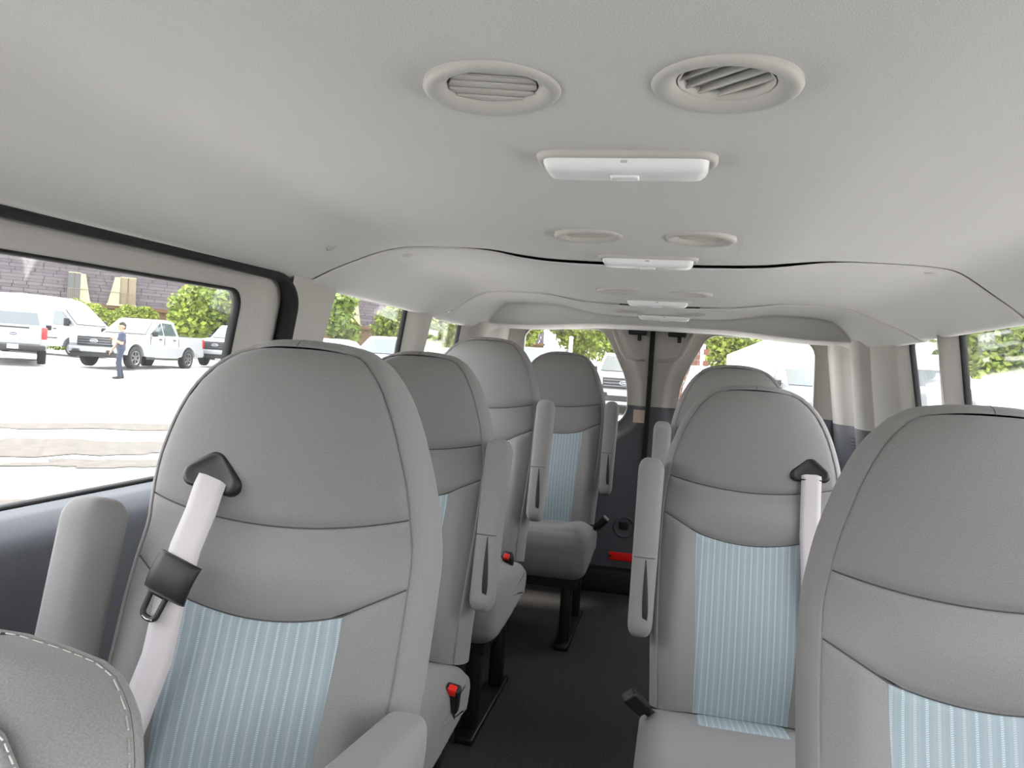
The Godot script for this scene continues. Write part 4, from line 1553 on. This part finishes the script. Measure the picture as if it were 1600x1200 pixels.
func make_suv(called: String, paint: Material, tall := 1.75) -> Node3D:
	var o := base(called)
	var k := tall / 1.75
	var f := func(p, d): return side_f(p, d, 0.95, 0.8, 1.12, 0.05)
	var poly := [Vector2(-2.2, 0.98), Vector2(-1.2, 1.08), Vector2(2.2, 1.12), Vector2(2.33, 1.0), Vector2(2.35, 0.55), Vector2(2.2, 0.40)]
	poly.append_array(arch(1.42, 0.42, 0.38))
	poly.append_array([Vector2(0.8, 0.32), Vector2(-0.85, 0.32)])
	poly.append_array(arch(-1.45, 0.42, 0.38))
	poly.append_array([Vector2(-2.2, 0.38), Vector2(-2.35, 0.5), Vector2(-2.38, 0.82)])
	var st := st_new()
	prism(st, PackedVector2Array(poly), f, -1.0, 1.0)
	obj("body", st, paint, o)
	var cf := func(p, d): return side_f(Vector2(p.x, 1.05 + (p.y - 1.05) * k), d, 0.90, 1.05, 1.05 + 0.65 * k, 0.17)
	st = st_new()
	prism(st, PackedVector2Array([Vector2(-1.25, 1.05), Vector2(-0.55, 1.58), Vector2(-0.25, 1.70), Vector2(0.9, 1.74), Vector2(1.7, 1.68), Vector2(2.1, 1.5), Vector2(2.25, 1.08)]), cf, -1.0, 1.0)
	obj("cabin", st, paint, o)
	for s in [-1.0, 1.0]:
		glass_poly("side_window", [Vector2(-0.95, 1.13), Vector2(-0.42, 1.55), Vector2(0.1, 1.62), Vector2(0.1, 1.12)], cf, s * 1.015, M.car_glass, o)
		glass_poly("side_window", [Vector2(0.18, 1.12), Vector2(0.18, 1.62), Vector2(1.0, 1.62), Vector2(1.05, 1.13)], cf, s * 1.015, M.car_glass, o)
		st = st_new()
		rounded_box(st, Vector3(s * 1.0, 1.14, -0.78), Vector3(0.18, 0.14, 0.12), 0.04)
		obj("mirror", st, paint, o)
		st = st_new()
		rounded_box(st, Vector3(s * 0.72, 0.86, -2.28), Vector3(0.38, 0.14, 0.16), 0.04)
		obj("headlamp", st, M.headlamp, o)
		wheel(o, s * 0.93, -1.45, 0.36)
		wheel(o, s * 0.93, 1.42, 0.36)
	st = st_new()
	var wf := func(p, d): return Vector3(p.x, 1.05 + (lerpf(1.10, 1.56, p.y) - 1.05) * k, lerpf(-1.20, -0.60, p.y) - d)
	prism(st, PackedVector2Array([Vector2(-0.80, 0), Vector2(0.80, 0), Vector2(0.68, 1), Vector2(-0.68, 1)]), wf, 0.0, 0.04)
	obj("windscreen", st, M.car_glass, o)
	st = st_new()
	rounded_box(st, Vector3(0, 0.82, -2.36), Vector3(1.0, 0.22, 0.06), 0.02)
	obj("grille", st, M.plastic, o)
	st = st_new()
	rounded_box(st, Vector3(0, 0.52, -2.33), Vector3(1.75, 0.16, 0.12), 0.04)
	obj("front_bumper", st, M.plastic, o)
	return o

# ---- foliage
func leaf_quad(st: SurfaceTool, c: Vector3, s: float, rng: RandomNumberGenerator, col: Color) -> void:
	var b := Basis(Vector3(rng.randf_range(-1, 1), rng.randf_range(-1, 1), rng.randf_range(-1, 1)).normalized(), rng.randf_range(0, TAU))
	st.set_color(col)
	var a := c + b * Vector3(-s * 0.5, 0, 0)
	var d := c + b * Vector3(s * 0.5, 0, 0)
	var e := c + b * Vector3(0, s * 0.32, s * 0.1)
	var g := c + b * Vector3(0, -s * 0.32, s * 0.1)
	st.set_smooth_group(-1)
	tri(st, a, e, d); tri(st, a, d, g)

func leaf_col(rng: RandomNumberGenerator, warm: float) -> Color:
	var k := rng.randf_range(0.5, 1.12)
	var t := clampf(warm + rng.randf_range(-0.3, 0.3), 0, 1)
	return Color(lerpf(0.07, 0.19, t) * k, lerpf(0.135, 0.235, t) * k, lerpf(0.022, 0.020, t) * k)

func make_tree(called: String, h: float, r: float, warm: float, seed_: int, leaves := 5200) -> Node3D:
	var rng := RandomNumberGenerator.new()
	rng.seed = seed_
	var o := base(called)
	var st := st_new()
	tube(st, [Vector3(0, -0.2, 0), Vector3(0.05, h * 0.25, 0.02), Vector3(-0.06, h * 0.5, 0.05), Vector3(0.04, h * 0.8, 0)], 0.13 * r / 2.5 + 0.05, 8)
	for k in 5:
		var a := TAU * k / 5 + 0.4
		tube(st, [Vector3(0, h * (0.28 + 0.06 * k), 0), Vector3(cos(a) * r * 0.35, h * (0.42 + 0.06 * k), sin(a) * r * 0.35), Vector3(cos(a) * r * 0.7, h * (0.5 + 0.07 * k), sin(a) * r * 0.7)], 0.05, 6)
	obj("trunk", st, M.bark, o)
	st = st_new()
	var blobs := []
	for k in 15:
		var a := rng.randf_range(0, TAU)
		var q := sqrt(rng.randf()) * r * 0.68
		var yy := rng.randf_range(0.30, 0.86) * h
		blobs.append([Vector3(cos(a) * q * (1.15 - yy / h * 0.5), yy, sin(a) * q * (1.15 - yy / h * 0.5)), r * rng.randf_range(0.32, 0.5), rng.randf_range(-0.25, 0.25)])
	for k in leaves:
		var bl: Array = blobs[k % blobs.size()]
		var d := Vector3(rng.randfn(), rng.randfn(), rng.randfn()).normalized()
		var c: Vector3 = bl[0] + d * float(bl[1]) * pow(rng.randf(), 0.35)
		leaf_quad(st, c, rng.randf_range(0.22, 0.44), rng, leaf_col(rng, warm + bl[2]))
	obj("foliage", st, M.leaf, o).set_meta("kind", "stuff")
	return o

func make_hedge(called: String, length: float, h: float, depth: float, seed_: int) -> Node3D:
	var rng := RandomNumberGenerator.new()
	rng.seed = seed_
	var o := base(called)
	var st := st_new()
	for k in 9000:
		var x := rng.randf_range(-0.5, 0.5) * length
		var top := h * (0.92 + 0.06 * sin(x * 2.3) + 0.04 * sin(x * 5.1))
		var face := rng.randf()
		var c := Vector3(x, top * (1.0 - 0.12 * rng.randf()), rng.randf_range(-0.5, 0.5) * depth)
		if face < 0.7: c = Vector3(x, rng.randf() * top, depth * (0.5 - 0.14 * rng.randf()))
		leaf_quad(st, c, rng.randf_range(0.13, 0.26), rng, leaf_col(rng, 0.95))
	obj("foliage", st, M.leaf, o).set_meta("kind", "stuff")
	st = st_new()
	for k in int(length / 0.7):
		tube(st, [Vector3((k + 0.5) * 0.7 - length / 2, -0.1, 0), Vector3((k + 0.5) * 0.7 - length / 2, h * 0.7, 0)], 0.04, 6)
	obj("stems", st, M.bark, o).set_meta("kind", "stuff")
	return o

# ---- a house with a steep shingled mansard roof and tall windows set into it
func make_mansard(called: String, length: float, eave: float, top: float, wins: Array, base_y: float) -> Node3D:
	var o := base(called)
	var st := st_new()
	box(st, Vector3(0, (eave + base_y) * 0.5, -3.0), Vector3(length, eave - base_y, 6.0))
	obj("wall", st, M.fascia, o)
	st = st_new()
	box(st, Vector3(0, top + 0.12, -3.4), Vector3(length - 1.0, 0.25, 5.2))
	obj("roof_cap", st, M.shingle[1], o)
	st = st_new()
	box(st, Vector3(0, eave + (top - eave) * 0.5, -2.95), Vector3(length - 1.4, top - eave, 4.4))
	obj("roof_core", st, M.roof_dark, o)
	st = st_new()
	box(st, Vector3(0, eave - 0.05, 0.12), Vector3(length + 0.2, 0.22, 0.3))
	obj("eave_board", st, M.fascia, o)
	var n := 12
	var course := (top - eave) / n
	for k in n:
		# each course is a row of separate shingle slabs with narrow joints
		var s := 0
		var x := -length * 0.5
		var rng := RandomNumberGenerator.new()
		rng.seed = 100 + k
		st = st_new()
		while x < length * 0.5 - 0.05:
			var wd := minf(rng.randf_range(0.7, 1.25), length * 0.5 - x)
			box(st, Vector3(x + wd * 0.5, eave + (k + 0.5) * course, 0.02 - (k + 0.5) / n * 0.75), Vector3(wd - 0.03, course * 0.97, 0.06), Basis(Vector3.RIGHT, -0.24 + rng.randf_range(-0.02, 0.02)))
			x += wd
			s += 1
		var c := obj("shingle_course", st, M.shingle[(k * 7 + k / 3) % 3], o)
		c.set_meta("kind", "stuff")
	for q in wins:
		# q: left end, right end, +1 if the pale cheek is on the right
		var x0: float = q[0]
		var x1: float = q[1]
		var sd: float = q[2]
		var w := x1 - x0
		var y0: float = eave + 0.12
		var y1: float = eave + (top - eave) * 0.72
		var pc := x0 + w * 0.27 if sd > 0 else x1 - w * 0.29
		var pw := w * 0.54 if sd > 0 else w * 0.58
		st = st_new()
		box(st, Vector3((x0 + x1) * 0.5, y0 - 0.04, 0.20), Vector3(w + 0.1, 0.12, 0.34))
		box(st, Vector3(pc, y1 + 0.03, 0.05), Vector3(pw, 0.06, 0.3))
		var fr := obj("window_frame", st, M.cream, o)
		st = st_new()
		var ck := func(p, d): return Vector3(p.x, p.y, d)
		var xe := pc + sd * pw * 0.5
		var xo := x1 if sd > 0 else x0
		prism(st, PackedVector2Array([Vector2(xo, y0), Vector2(xe, y0), Vector2(xe, y1), Vector2(xe + (xo - xe) * 0.45, y1)]), ck, 0.0, 0.28)
		obj("cheek", st, M.cream, fr)
		st = st_new()
		box(st, Vector3(pc, (y0 + y1) * 0.5, 0.08), Vector3(pw, y1 - y0, 0.24))
		var pn := obj("pane", st, M.curtain if sd < 0 else M.dark_pane, fr)
		st = st_new()
		box(st, Vector3(pc, (y0 + y1) * 0.5, 0.21), Vector3(0.04, y1 - y0, 0.03))
		obj("mullion", st, M.fascia, pn)
		for k in 7:
			st = st_new()
			box(st, Vector3(pc + (k / 6.0 - 0.5) * pw, y0 + (y1 - y0) * 0.22, 0.32), Vector3(0.02, (y1 - y0) * 0.42, 0.02))
			obj("baluster", st, M.curtain, fr)
		st = st_new()
		box(st, Vector3((x0 + x1) * 0.5, y0 + (y1 - y0) * 0.44, 0.32), Vector3(w * 0.9, 0.03, 0.03))
		obj("rail", st, M.curtain, fr)
	return o

func build_outside() -> void:
	outside_materials()
	# ground: gently sloping lot with a hole under the van left whole
	var st := st_new()
	var rows := []
	for i in 13:
		var row := PackedVector3Array()
		for j in 13: row.append(on_ground(lerpf(-110, 110, j / 12.0), lerpf(60, -140, i / 12.0)))
		rows.append(row)
	grid(st, rows)
	struct(obj("ground", st, M.lot), "pale sunlit concrete of the vehicle lot")
	# worn brownish patches on the concrete
	var rng := RandomNumberGenerator.new()
	rng.seed = 5
	var stains := [[-9.6, -11.3, 2.6, 0.45, "long thin brownish patch on the concrete farthest from the van"], [-8.1, -9.4, 2.3, 0.75, "wide brownish worn patch on the concrete between two thinner ones"], [-6.9, -8.6, 1.3, 0.30, "small thin brownish patch beside the wide worn patch"], [-6.0, -6.2, 0.9, 0.35, "brownish patch on the concrete close to the sliding door"]]
	for q in stains:
		st = st_new()
		var ring := PackedVector3Array()
		for k in 46:
			var a := TAU * k / 46
			var rr := 1.0 + rng.randf_range(-0.22, 0.22) + 0.18 * sin(a * 5 + q[0])
			var u: float = cos(a) * q[2] * rr
			var v: float = sin(a) * q[3] * rr
			ring.append(on_ground(q[0] + u * 0.76 + v * 0.65, q[1] - u * 0.65 + v * 0.76) + Vector3(0, 0.012, 0))
		cap(st, ring)
		tag(obj("ground_stain", st, M.stain), q[4], "stain", "worn patches on the concrete")
	# parked vehicles
	var pk := make_pickup("pickup_truck", M.paint_white)
	pk.position = on_ground(-20.8, -26.85)
	pk.rotation.y = deg_to_rad(186)
	tag(pk, "white crew cab pickup with black grille behind the standing person", "pickup truck")
	var pk2 := copy_of(pk, on_ground(-24.0, -24.0), deg_to_rad(44), "pickup_truck")
	tag(pk2, "white pickup seen from its tailgate beside the tall white van", "pickup truck")
	var van := make_van("cargo_van", M.paint_white)
	van.position = on_ground(-28.4, -30.6)
	van.rotation.y = deg_to_rad(-92)
	tag(van, "tall white cargo van behind the two white pickups", "van")
	var pks := make_pickup("pickup_truck", M.paint_silver)
	pks.position = on_ground(-20.6, -33.4)
	pks.rotation.y = deg_to_rad(192)
	tag(pks, "silver pickup parked behind the white crew cab pickup", "pickup truck")
	var pkd := make_pickup("pickup_truck", M.paint_dark)
	pkd.position = on_ground(-17.0, -31.4)
	pkd.rotation.y = deg_to_rad(188)
	tag(pkd, "black pickup facing the van next to the silver pickup", "pickup truck")
	# the long row across the back of the lot
	var suv := make_suv("parked_car", M.paint_white)
	suv.position = on_ground(-12.6, -25.5)
	suv.rotation.y = PI
	tag(suv, "white car in the back row next to the grey pickup", "car")
	tag(copy_of(pks, on_ground(-9.9, -26.0), PI - 0.06, "pickup_truck"), "grey pickup in the back row between two white cars", "pickup truck")
	tag(copy_of(suv, on_ground(-7.2, -25.2), PI, "parked_car"), "white car in the back row between a grey and a black pickup", "car")
	tag(copy_of(pkd, on_ground(-4.5, -26.4), PI, "pickup_truck"), "black pickup in the back row seen through the rear door window", "pickup truck")
	tag(copy_of(pk, on_ground(-1.7, -27.0), PI + 0.05, "pickup_truck"), "white pickup in the back row facing the rear doors", "pickup truck")
	tag(copy_of(suv, on_ground(1.2, -26.5), PI, "parked_car"), "white car in the back row behind the right rear door", "car")
	tag(copy_of(pk, on_ground(4.0, -27.0), PI + 0.25, "pickup_truck"), "white pickup parked at an angle in front of the white shed", "pickup truck")
	tag(copy_of(van, on_ground(8.3, -28.6), PI, "cargo_van"), "white cargo van in the back row near the blue pickup", "van")
	var pkb := make_pickup("pickup_truck", M.paint_blue)
	pkb.position = on_ground(7.8, -21.3)
	pkb.rotation.y = deg_to_rad(165)
	tag(pkb, "dark blue pickup in the back row on the driver side", "pickup truck")
	tag(copy_of(suv, on_ground(4.9, -13.4), deg_to_rad(205), "parked_car"), "white car parked in front of the dark blue pickup", "car")
	# white gabled shed behind the right rear door
	var shed := base("storage_shed", on_ground(8.2, -44.0), 0.12)
	st = st_new()
	prism(st, PackedVector2Array([Vector2(-4.6, -0.5), Vector2(-4.6, 2.6), Vector2(-2.2, 3.75), Vector2(5.0, 3.75), Vector2(5.0, -0.5)]), func(p, d): return Vector3(p.x, p.y, d), 0.0, -5.5)
	obj("wall", st, M.wall_white, shed)
	st = st_new()
	box(st, Vector3(0.5, 1.0, 0.02), Vector3(3.0, 2.4, 0.05))
	obj("roller_door", st, M.plate, shed)
	tag(shed, "large white shed with a sloping roof edge behind the parked vehicles", "building")
	# brick gate pier and white post near the right rear window
	var pier := base("gate_pier", on_ground(0.55, -34.0))
	for k in 11:
		for j in 3:
			st = st_new()
			box(st, Vector3(-0.44 + j * 0.44 + (0.11 if k % 2 else -0.11), 0.12 + k * 0.24, 0), Vector3(0.42, 0.22, 0.7))
			obj("brick", st, M.brick_red, pier)
	st = st_new()
	box(st, Vector3(0, 1.3, 0), Vector3(1.2, 2.6, 0.6))
	obj("mortar", st, M.wall_white, pier)
	tag(pier, "red brick pier behind the row of parked vehicles", "pier")
	for q in [[0.9, -30.0, 3.2, "slim white post in front of the brick pier"], [-3.1, -22.6, 2.3, "slim white post in front of the black pickup"]]:
		st = st_new()
		tube(st, [Vector3(0, 0, 0), Vector3(0, q[2] * 0.5, 0), Vector3(0, q[2], 0)], 0.055, 10)
		lathe(st, [[0.0, q[2] + 0.03], [0.06, q[2] + 0.02], [0.065, q[2] - 0.03]], 10, Transform3D.IDENTITY)
		var o := obj("post", st, M.wall_white)
		o.position = on_ground(q[0], q[1])
		tag(o, q[3], "post")
	# houses
	var hs := make_mansard("mansard_house", 42.0, 0.0, 2.55, [[-2.2, -0.95, 1.0], [0.0, 1.58, -1.0], [15.2, 16.4, 1.0]], -2.8)
	hs.position = Vector3(-35.5, 2.28, -42.3)
	hs.rotation.y = deg_to_rad(40)
	tag(hs, "long house with a steep dark shingled roof and pale framed windows", "building")
	var hs2 := make_mansard("mansard_house", 18.0, 0.0, 2.2, [[1.4, 3.0, 1.0]], -3.0)
	hs2.position = Vector3(-21.5, 2.55, -72.0)
	hs2.rotation.y = deg_to_rad(17)
	tag(hs2, "farther shingled house seen through the narrow rear side window", "building")
	# greenery
	var hedge := make_hedge("hedge", 9.0, 2.75, 1.4, 61)
	hedge.position = on_ground(-32.3, -35.5)
	hedge.rotation.y = deg_to_rad(40)
	tag(hedge, "bright green clipped hedge in front of the shingled house", "hedge")
	var t1 := make_tree("leafy_tree", 4.6, 2.7, 0.8, 201, 7000)
	t1.position = on_ground(-25.3, -38.4)
	tag(t1, "bushy bright green tree at the end of the hedge", "tree")
	var t2 := make_tree("leafy_tree", 5.2, 2.6, 0.45, 202, 6000)
	t2.position = on_ground(-18.0, -36.0)
	tag(t2, "green tree behind the white car in the back row", "tree")
	tag(copy_of(t1, on_ground(-13.8, -39.5), 2.0, "leafy_tree"), "green tree in front of the farther shingled house", "tree")
	var t3 := make_tree("leafy_tree", 7.5, 3.6, 0.95, 203, 10000)
	t3.position = on_ground(-11.5, -53)
	tag(t3, "yellow green tree in the row behind the lot", "tree", "yellow green trees behind the lot")
	for q in [[-3.9, -54.0, 1.1], [3.0, -54.6, 2.2], [-7.5, -62.0, 4.0], [0.2, -62.5, 5.1], [7.9, -63.0, 0.6], [15.6, -63.0, 1.6], [-15.2, -62.0, 2.6]]:
		tag(copy_of(t3, on_ground(q[0], q[1]), q[2], "leafy_tree"), "yellow green tree in the row behind the lot", "tree", "yellow green trees behind the lot")
	var t4 := make_tree("leafy_tree", 6.8, 3.3, 0.6, 204, 11000)
	t4.position = on_ground(16.5, -46.0)
	tag(t4, "green tree behind the dark blue pickup", "tree", "green trees on the driver side")
	for q in [[23.5, -45.0, 1.0], [30.5, -40.0, 2.0], [15.0, -38.5, 3.0], [21.9, -37.5, 4.0], [19.5, -54.0, 5.0]]:
		tag(copy_of(t4, on_ground(q[0], q[1]), q[2], "leafy_tree"), "green tree behind the dark blue pickup", "tree", "green trees on the driver side")
	# unseen block added ahead to keep horizon light off the upper seat backs
	var show := base("added_light_blocker", on_ground(-2.0, 22.0))
	st = st_new()
	box(st, Vector3(0, 2.6, 4.0), Vector3(60.0, 5.6, 8.0))
	obj("wall", st, M.blocker_wall, show)
	for k in 12:
		st = st_new()
		box(st, Vector3(-27.5 + k * 5.0, 1.7, -0.02), Vector3(4.2, 2.8, 0.06))
		obj("blocker_pane", st, M.dark_pane, show)
	st = st_new()
	box(st, Vector3(0, 5.2, -0.4), Vector3(60.6, 0.7, 0.9))
	obj("roof_edge", st, M.plate, show)
	tag(show, "long low grey building added out of view to block horizon light", "building")
	build_person()

# ------------------------------------------------------------------ the person on the lot
func sdf_mesh(st: SurfaceTool, bones: Array, cell: float, k: float) -> void:
	# bones: [a, b, radius a, radius b, colour]; smooth union meshed as surface nets
	var lo := Vector3(1e9, 1e9, 1e9)
	var hi := -lo
	for b in bones:
		for i in 2:
			var r: float = b[2 + i] + 0.02
			lo = lo.min(b[i] - Vector3(r, r, r)); hi = hi.max(b[i] + Vector3(r, r, r))
	var n := Vector3i(((hi - lo) / cell).ceil()) + Vector3i(2, 2, 2)
	var val := PackedFloat32Array()
	val.resize(n.x * n.y * n.z)
	val.fill(1.0)
	for b in bones:
		var a: Vector3 = b[0]
		var e: Vector3 = b[1]
		var ra: float = b[2]
		var rb: float = b[3]
		var pad := maxf(ra, rb) + k + cell * 1.5
		var mn := Vector3i(((a.min(e) - Vector3(pad, pad, pad) - lo) / cell).floor()).clamp(Vector3i.ZERO, n - Vector3i.ONE)
		var mx := Vector3i(((a.max(e) + Vector3(pad, pad, pad) - lo) / cell).ceil()).clamp(Vector3i.ZERO, n - Vector3i.ONE)
		var ab := e - a
		var l2 := maxf(ab.length_squared(), 1e-9)
		for z in range(mn.z, mx.z + 1):
			for y in range(mn.y, mx.y + 1):
				for x in range(mn.x, mx.x + 1):
					var p := lo + Vector3(x, y, z) * cell
					var t := clampf((p - a).dot(ab) / l2, 0, 1)
					var d := p.distance_to(a + ab * t) - lerpf(ra, rb, t)
					var id := (z * n.y + y) * n.x + x
					var o := val[id]
					var h := maxf(k - absf(o - d), 0.0) / k
					val[id] = minf(o, d) - h * h * k * 0.25
	var verts := {}
	var col := {}
	var sx := n.x
	var sxy := n.x * n.y
	for z in n.z - 1:
		for y in n.y - 1:
			for x in n.x - 1:
				var id := (z * n.y + y) * n.x + x
				var s0 := val[id] < 0
				var mixed := false
				for c in [1, sx, sx + 1, sxy, sxy + 1, sxy + sx, sxy + sx + 1]:
					if (val[id + c] < 0) != s0:
						mixed = true
						break
				if not mixed: continue
				var sum := Vector3.ZERO
				var cnt := 0
				for e in [[0, 0, 0, 1, 0, 0], [0, 1, 0, 1, 1, 0], [0, 0, 1, 1, 0, 1], [0, 1, 1, 1, 1, 1], [0, 0, 0, 0, 1, 0], [1, 0, 0, 1, 1, 0], [0, 0, 1, 0, 1, 1], [1, 0, 1, 1, 1, 1], [0, 0, 0, 0, 0, 1], [1, 0, 0, 1, 0, 1], [0, 1, 0, 0, 1, 1], [1, 1, 0, 1, 1, 1]]:
					var va := val[id + e[0] + e[1] * sx + e[2] * sxy]
					var vb := val[id + e[3] + e[4] * sx + e[5] * sxy]
					if (va < 0) != (vb < 0):
						var t := va / (va - vb)
						sum += Vector3(e[0], e[1], e[2]).lerp(Vector3(e[3], e[4], e[5]), t)
						cnt += 1
				var p := lo + (Vector3(x, y, z) + sum / cnt) * cell
				verts[id] = p
				var best := 1e9
				for b in bones:
					var a: Vector3 = b[0]
					var ab: Vector3 = b[1] - a
					var t := clampf((p - a).dot(ab) / maxf(ab.length_squared(), 1e-9), 0, 1)
					var d := p.distance_to(a + ab * t) - lerpf(b[2], b[3], t)
					if d < best:
						best = d
						col[id] = b[4]
	st.set_smooth_group(0)
	for id in verts:
		var x: int = id % sx
		var y: int = (id / sx) % n.y
		var z: int = id / sxy
		for ax in 3:
			var step: int = [1, sx, sxy][ax]
			if (val[id] < 0) == (val[id + step] < 0): continue
			var u: int = [sx, sxy, 1][ax]
			var v: int = [sxy, 1, sx][ax]
			var q := [id, id - u, id - u - v, id - v]
			if not (verts.has(q[1]) and verts.has(q[2]) and verts.has(q[3])): continue
			if val[id] < 0: q.reverse()
			for t in [[0, 1, 2], [0, 2, 3]]:
				for i in t:
					st.set_color(col[q[i]])
					st.add_vertex(verts[q[i]])

func build_person() -> void:
	var o := base("person", on_ground(-17.0, -20.95))
	# faces to the left of the picture and a little towards the van
	o.rotation.y = atan2(-(-0.70), -(0.71))
	tag(o, "person in navy shirt and trousers walking, holding a phone at the chest", "person")
	var navy := Color(0.020, 0.026, 0.052)
	var trou := Color(0.017, 0.022, 0.042)
	var skin := Color(0.30, 0.17, 0.115)
	var shoe := Color(0.025, 0.023, 0.022)
	var hair := Color(0.010, 0.008, 0.007)
	var V := func(x, y, z): return Vector3(x, y, z)
	# local axes: -z ahead, +x to the right of the body
	var st := st_new()
	var bones := [
		[V.call(0, 0.98, 0.0), V.call(0, 1.16, 0.0), 0.125, 0.130, navy],
		[V.call(-0.05, 0.97, 0), V.call(0.05, 0.97, 0), 0.125, 0.125, trou],
		[V.call(-0.07, 1.22, 0.0), V.call(0.07, 1.22, 0.0), 0.125, 0.125, navy],
		[V.call(-0.11, 1.36, 0.01), V.call(0.11, 1.36, 0.01), 0.105, 0.105, navy],
		[V.call(0, 1.44, 0.01), V.call(0, 1.52, -0.005), 0.058, 0.052, skin],
		# legs: left a little ahead
		[V.call(-0.09, 0.92, 0), V.call(-0.10, 0.50, -0.07), 0.098, 0.068, trou],
		[V.call(-0.10, 0.50, -0.07), V.call(-0.10, 0.10, -0.02), 0.066, 0.056, trou],
		[V.call(0.09, 0.92, 0), V.call(0.09, 0.50, -0.02), 0.098, 0.068, trou],
		[V.call(0.09, 0.50, -0.02), V.call(0.09, 0.10, 0.08), 0.066, 0.056, trou],
		[V.call(-0.10, 0.045, 0.0), V.call(-0.115, 0.035, -0.19), 0.045, 0.038, shoe],
		[V.call(0.09, 0.045, 0.10), V.call(0.10, 0.035, -0.09), 0.045, 0.038, shoe],
		# right arm reaching down and ahead
		[V.call(0.19, 1.39, 0.01), V.call(0.22, 1.22, -0.03), 0.066, 0.058, navy],
		[V.call(0.22, 1.22, -0.03), V.call(0.235, 1.10, -0.08), 0.043, 0.040, skin],
		[V.call(0.235, 1.10, -0.08), V.call(0.22, 0.87, -0.24), 0.040, 0.028, skin],
		# left arm bent, hand at the chest
		[V.call(-0.19, 1.39, 0.01), V.call(-0.235, 1.21, 0.0), 0.066, 0.058, navy],
		[V.call(-0.235, 1.21, 0.0), V.call(-0.24, 1.11, -0.01), 0.043, 0.041, skin],
		[V.call(-0.24, 1.11, -0.01), V.call(-0.06, 1.19, -0.215), 0.040, 0.028, skin],
	]
	sdf_mesh(st, bones, 0.018, 0.045)
	# head with nose, ears, chin and brow
	var head := [
		[V.call(0, 1.645, 0.012), V.call(0, 1.66, 0.0), 0.092, 0.090, skin],
		[V.call(0, 1.58, -0.035), V.call(0, 1.545, -0.055), 0.058, 0.036, skin],
		[V.call(0, 1.635, -0.088), V.call(0, 1.605, -0.106), 0.012, 0.014, skin],
		[V.call(-0.022, 1.573, -0.082), V.call(0.022, 1.573, -0.082), 0.010, 0.010, Color(0.25, 0.11, 0.085)],
		[V.call(-0.036, 1.642, -0.076), V.call(-0.028, 1.642, -0.078), 0.011, 0.011, Color(0.04, 0.03, 0.025)],
		[V.call(0.028, 1.642, -0.078), V.call(0.036, 1.642, -0.076), 0.011, 0.011, Color(0.04, 0.03, 0.025)],
		[V.call(-0.088, 1.615, 0.01), V.call(-0.090, 1.645, 0.015), 0.014, 0.018, skin],
		[V.call(0.088, 1.615, 0.01), V.call(0.090, 1.645, 0.015), 0.014, 0.018, skin],
		[V.call(0, 1.52, 0.0), V.call(0, 1.58, 0.005), 0.052, 0.055, skin],
	]
	sdf_mesh(st, head, 0.008, 0.02)
	# hands: palm, four fingers and a thumb each
	for hd in [[V.call(0.22, 0.87, -0.24), V.call(-0.02, -0.85, -0.52), V.call(1, 0, 0), 0.3], [V.call(-0.06, 1.19, -0.215), V.call(0.75, 0.45, -0.45), V.call(0.4, -0.85, -0.2), 0.9]]:
		var w: Vector3 = hd[0]
		var d: Vector3 = hd[1].normalized()
		var pn: Vector3 = hd[2]
		pn = (pn - d * pn.dot(d)).normalized()
		var ac := d.cross(pn)
		var hb := [[w - d * 0.02, w + d * 0.02, 0.027, 0.028, skin], [w + d * 0.03 - pn * 0.018, w + d * 0.085 - pn * 0.026, 0.017, 0.014, skin], [w + d * 0.03 + pn * 0.018, w + d * 0.085 + pn * 0.026, 0.017, 0.014, skin], [w + d * 0.03, w + d * 0.088, 0.018, 0.015, skin]]
		for fi in 4:
			var s: float = (fi - 1.5) * 0.0185
			var ln: float = [0.066, 0.076, 0.070, 0.054][fi]
			var p0 := w + d * 0.085 + pn * s
			var p1 := p0 + (d * cos(hd[3]) + ac * sin(hd[3])) * ln * 0.5
			var p2 := p1 + (d * cos(hd[3] * 2.0) + ac * sin(hd[3] * 2.0)) * ln * 0.5
			hb.append([p0, p1, 0.0095, 0.0088, skin]); hb.append([p1, p2, 0.0086, 0.0075, skin])
		var t0 := w + d * 0.025 - pn * 0.026
		hb.append([t0, t0 + d * 0.03 - pn * 0.03 + ac * 0.015, 0.0125, 0.011, skin])
		hb.append([t0 + d * 0.03 - pn * 0.03 + ac * 0.015, t0 + d * 0.062 - pn * 0.034 + ac * 0.03, 0.0105, 0.009, skin])
		sdf_mesh(st, hb, 0.0055, 0.008)
	var body := obj("body", st, M.cloth, o)
	st = st_new()
	sdf_mesh(st, [[V.call(0, 1.685, 0.022), V.call(0, 1.70, 0.008), 0.089, 0.086, hair], [V.call(0, 1.60, 0.055), V.call(0, 1.66, 0.045), 0.055, 0.068, hair], [V.call(-0.05, 1.715, -0.045), V.call(0.05, 1.715, -0.045), 0.035, 0.035, hair]], 0.009, 0.03)
	obj("hair", st, M.cloth, o)
	st = st_new()
	rounded_box(st, V.call(0.02, 1.25, -0.30), Vector3(0.075, 0.15, 0.012), 0.005, Basis(Vector3.RIGHT, -0.5))
	var ph := obj("phone", st, M.plastic)
	ph.transform = o.transform
	tag(ph, "small dark phone held at the chest by the person", "phone")
